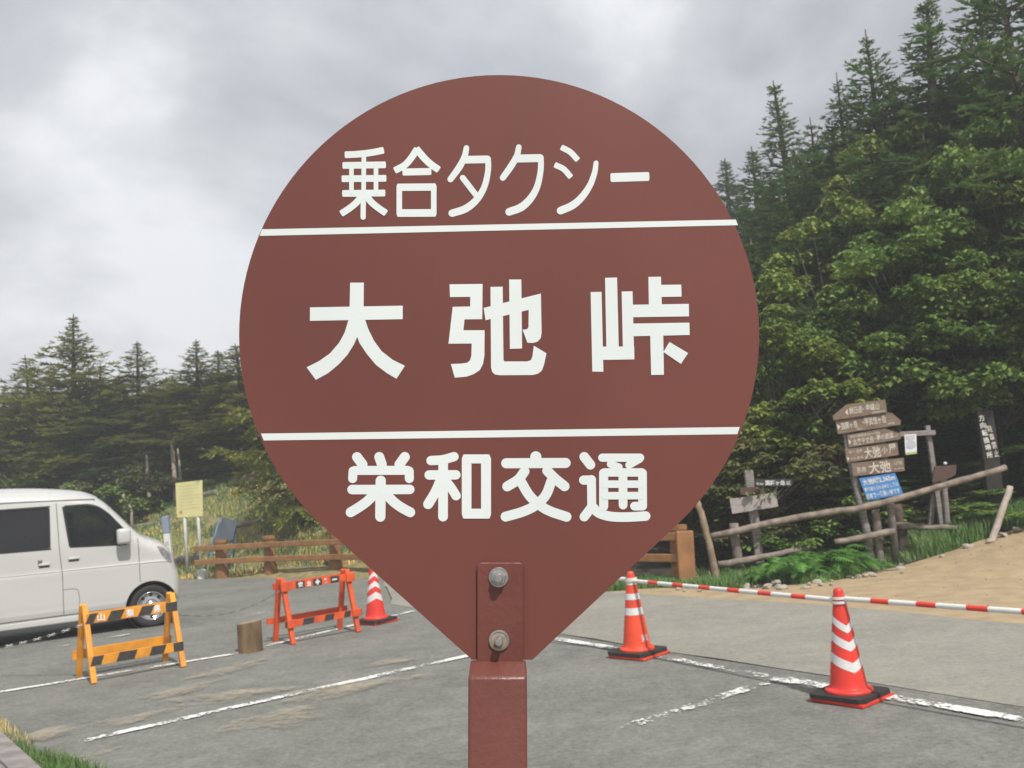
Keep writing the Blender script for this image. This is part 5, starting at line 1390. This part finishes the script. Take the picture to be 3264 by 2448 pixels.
for i, (px, py, sc) in enumerate([(2600, 1800, .62), (2500, 1800, .5), (2560, 1838, .5), (2660, 1760, .62), (2715, 1800, .45), (2640, 1700, .6), (2430, 1840, .35), (2760, 1790, .4), (2480, 1760, .5), (2590, 1765, .62)]):
    Y = 12.35 + .4 * (i % 3) / 2 if i != 2 else 12.05
    p = at(px, py, Y); t = thing('fern', fern_labels[i], 'fern', (p.x, Y, hz(p.x, Y)), i * .9, 'ferns below the log rails'); pr = random.Random(i)
    n_ = 11
    for k in range(n_):
        o_ = bpy.data.objects.new('frond', FR[k % 3]); COL.objects.link(o_); o_.parent = t
        s_ = sc * 1.05 * pr.uniform(.75, 1.2); o_.scale = (s_, s_, s_ * pr.uniform(1.2, 2.0)); o_.rotation_euler = (pr.uniform(-.2, .2), pr.uniform(-.35, .1), 6.283 * k / n_ + pr.uniform(-.2, .2))
# stones along the edge of the path
def stone_mesh(seed):
    bm = bmesh.new(); bmesh.ops.create_icosphere(bm, subdivisions=2, radius=1); pr = random.Random(seed)
    ph = [(pr.uniform(1, 3), pr.uniform(1, 3), pr.uniform(1, 3), pr.uniform(0, 6)) for _ in range(4)]
    for v in bm.verts:
        k = 1 + .12 * sum(math.sin(a * v.co.x + b * v.co.y + c * v.co.z + d) for a, b, c, d in ph); v.co *= k; v.co.z *= .62
    me = bpy.data.meshes.new('stone'); bm.to_mesh(me); bm.free(); me.materials.append(M_STONE); return me
SM = [stone_mesh(s) for s in range(4)]
pr = random.Random(40)
edge_line = [(1.7, 12.35), (2.5, 11.85), (3.2, 11.65), (3.8, 11.85), (4.4, 12.35), (4.9, 12.65), (5.6, 12.8), (6.3, 13.0), (7.2, 13.2)]
for i in range(46):
    s = pr.uniform(0, len(edge_line) - 1.001); a, b = Vector(edge_line[int(s)]), Vector(edge_line[int(s) + 1]); q = a.lerp(b, s % 1) + Vector((pr.gauss(0, .10), pr.gauss(-.10, .16)))
    o_ = bpy.data.objects.new('stone', SM[i % 4]); COL.objects.link(o_); r_ = pr.choice([.02, .025, .03, .035, .045, .06])
    o_.scale = (r_ * pr.uniform(.8, 1.4), r_, r_); o_.rotation_euler = (0, 0, pr.uniform(0, 6)); o_.location = (q.x, q.y, hz(q.x, q.y) + .03 + r_ * .2)
    side_ = 'left of the ferns' if q.x < 2.6 else ('in front of the ferns' if q.x < 3.9 else ('right of the sign posts' if q.x < 5.6 else 'near the leaning log'))
    tag(o_, ('larger' if r_ > .04 else 'small') + ' pale stone on the grassy edge of the sandy path ' + side_, 'stone', 'stones along the path edge')

pg = G(); pr = random.Random(77)
for x, y, z in scatter([(2.4, 11.6), (3.4, 10.2), (4.5, 8.4), (6.5, 6), (8, 8), (8.5, 13), (6.3, 12.9), (4.9, 12.4), (3.6, 11.6)], 420, 9, 0, .02):
    r_ = pr.choice([.008, .010, .012, .016, .022]); o_ = [pr.uniform(.7, 1.2) for _ in range(6)]
    pg.add([(x + r_ * o_[0], y, z), (x, y + r_ * o_[1], z), (x - r_ * o_[2], y, z), (x, y - r_ * o_[3], z), (x, y, z + r_ * .8 * o_[4])], [[0, 1, 4], [1, 2, 4], [2, 3, 4], [3, 0, 4]])
pb_ = pg.build('pebbles', mat('pebble', (.33, .27, .20), (.20, .165, .125), 30, .9)); pb_['kind'] = 'stuff'; pb_['label'] = 'loose pebbles scattered over the sandy path'; pb_['category'] = 'pebbles'
# ------------------------------------------------------------------ volume added for lens glare and distance, a thin mist
hzm = bpy.data.materials.new('veil'); hzm.use_nodes = True; t = hzm.node_tree; t.nodes.remove(t.nodes['Principled BSDF'])
pv = t.nodes.new('ShaderNodeVolumePrincipled'); pv.inputs['Color'].default_value = (.93, .95, .97, 1); pv.inputs['Density'].default_value = .0036; pv.inputs['Anisotropy'].default_value = 0.0
t.links.new(pv.outputs[0], t.nodes['Material Output'].inputs['Volume'])
hb = G().box((0, 45, 8.5), 330, 250, 24).build('haze', hzm); hb['kind'] = 'stuff'; hb['label'] = 'added stand-in for lens glare: pale mist over the whole pass'; hb['category'] = 'haze'
SC.cycles.volume_bounces = 0
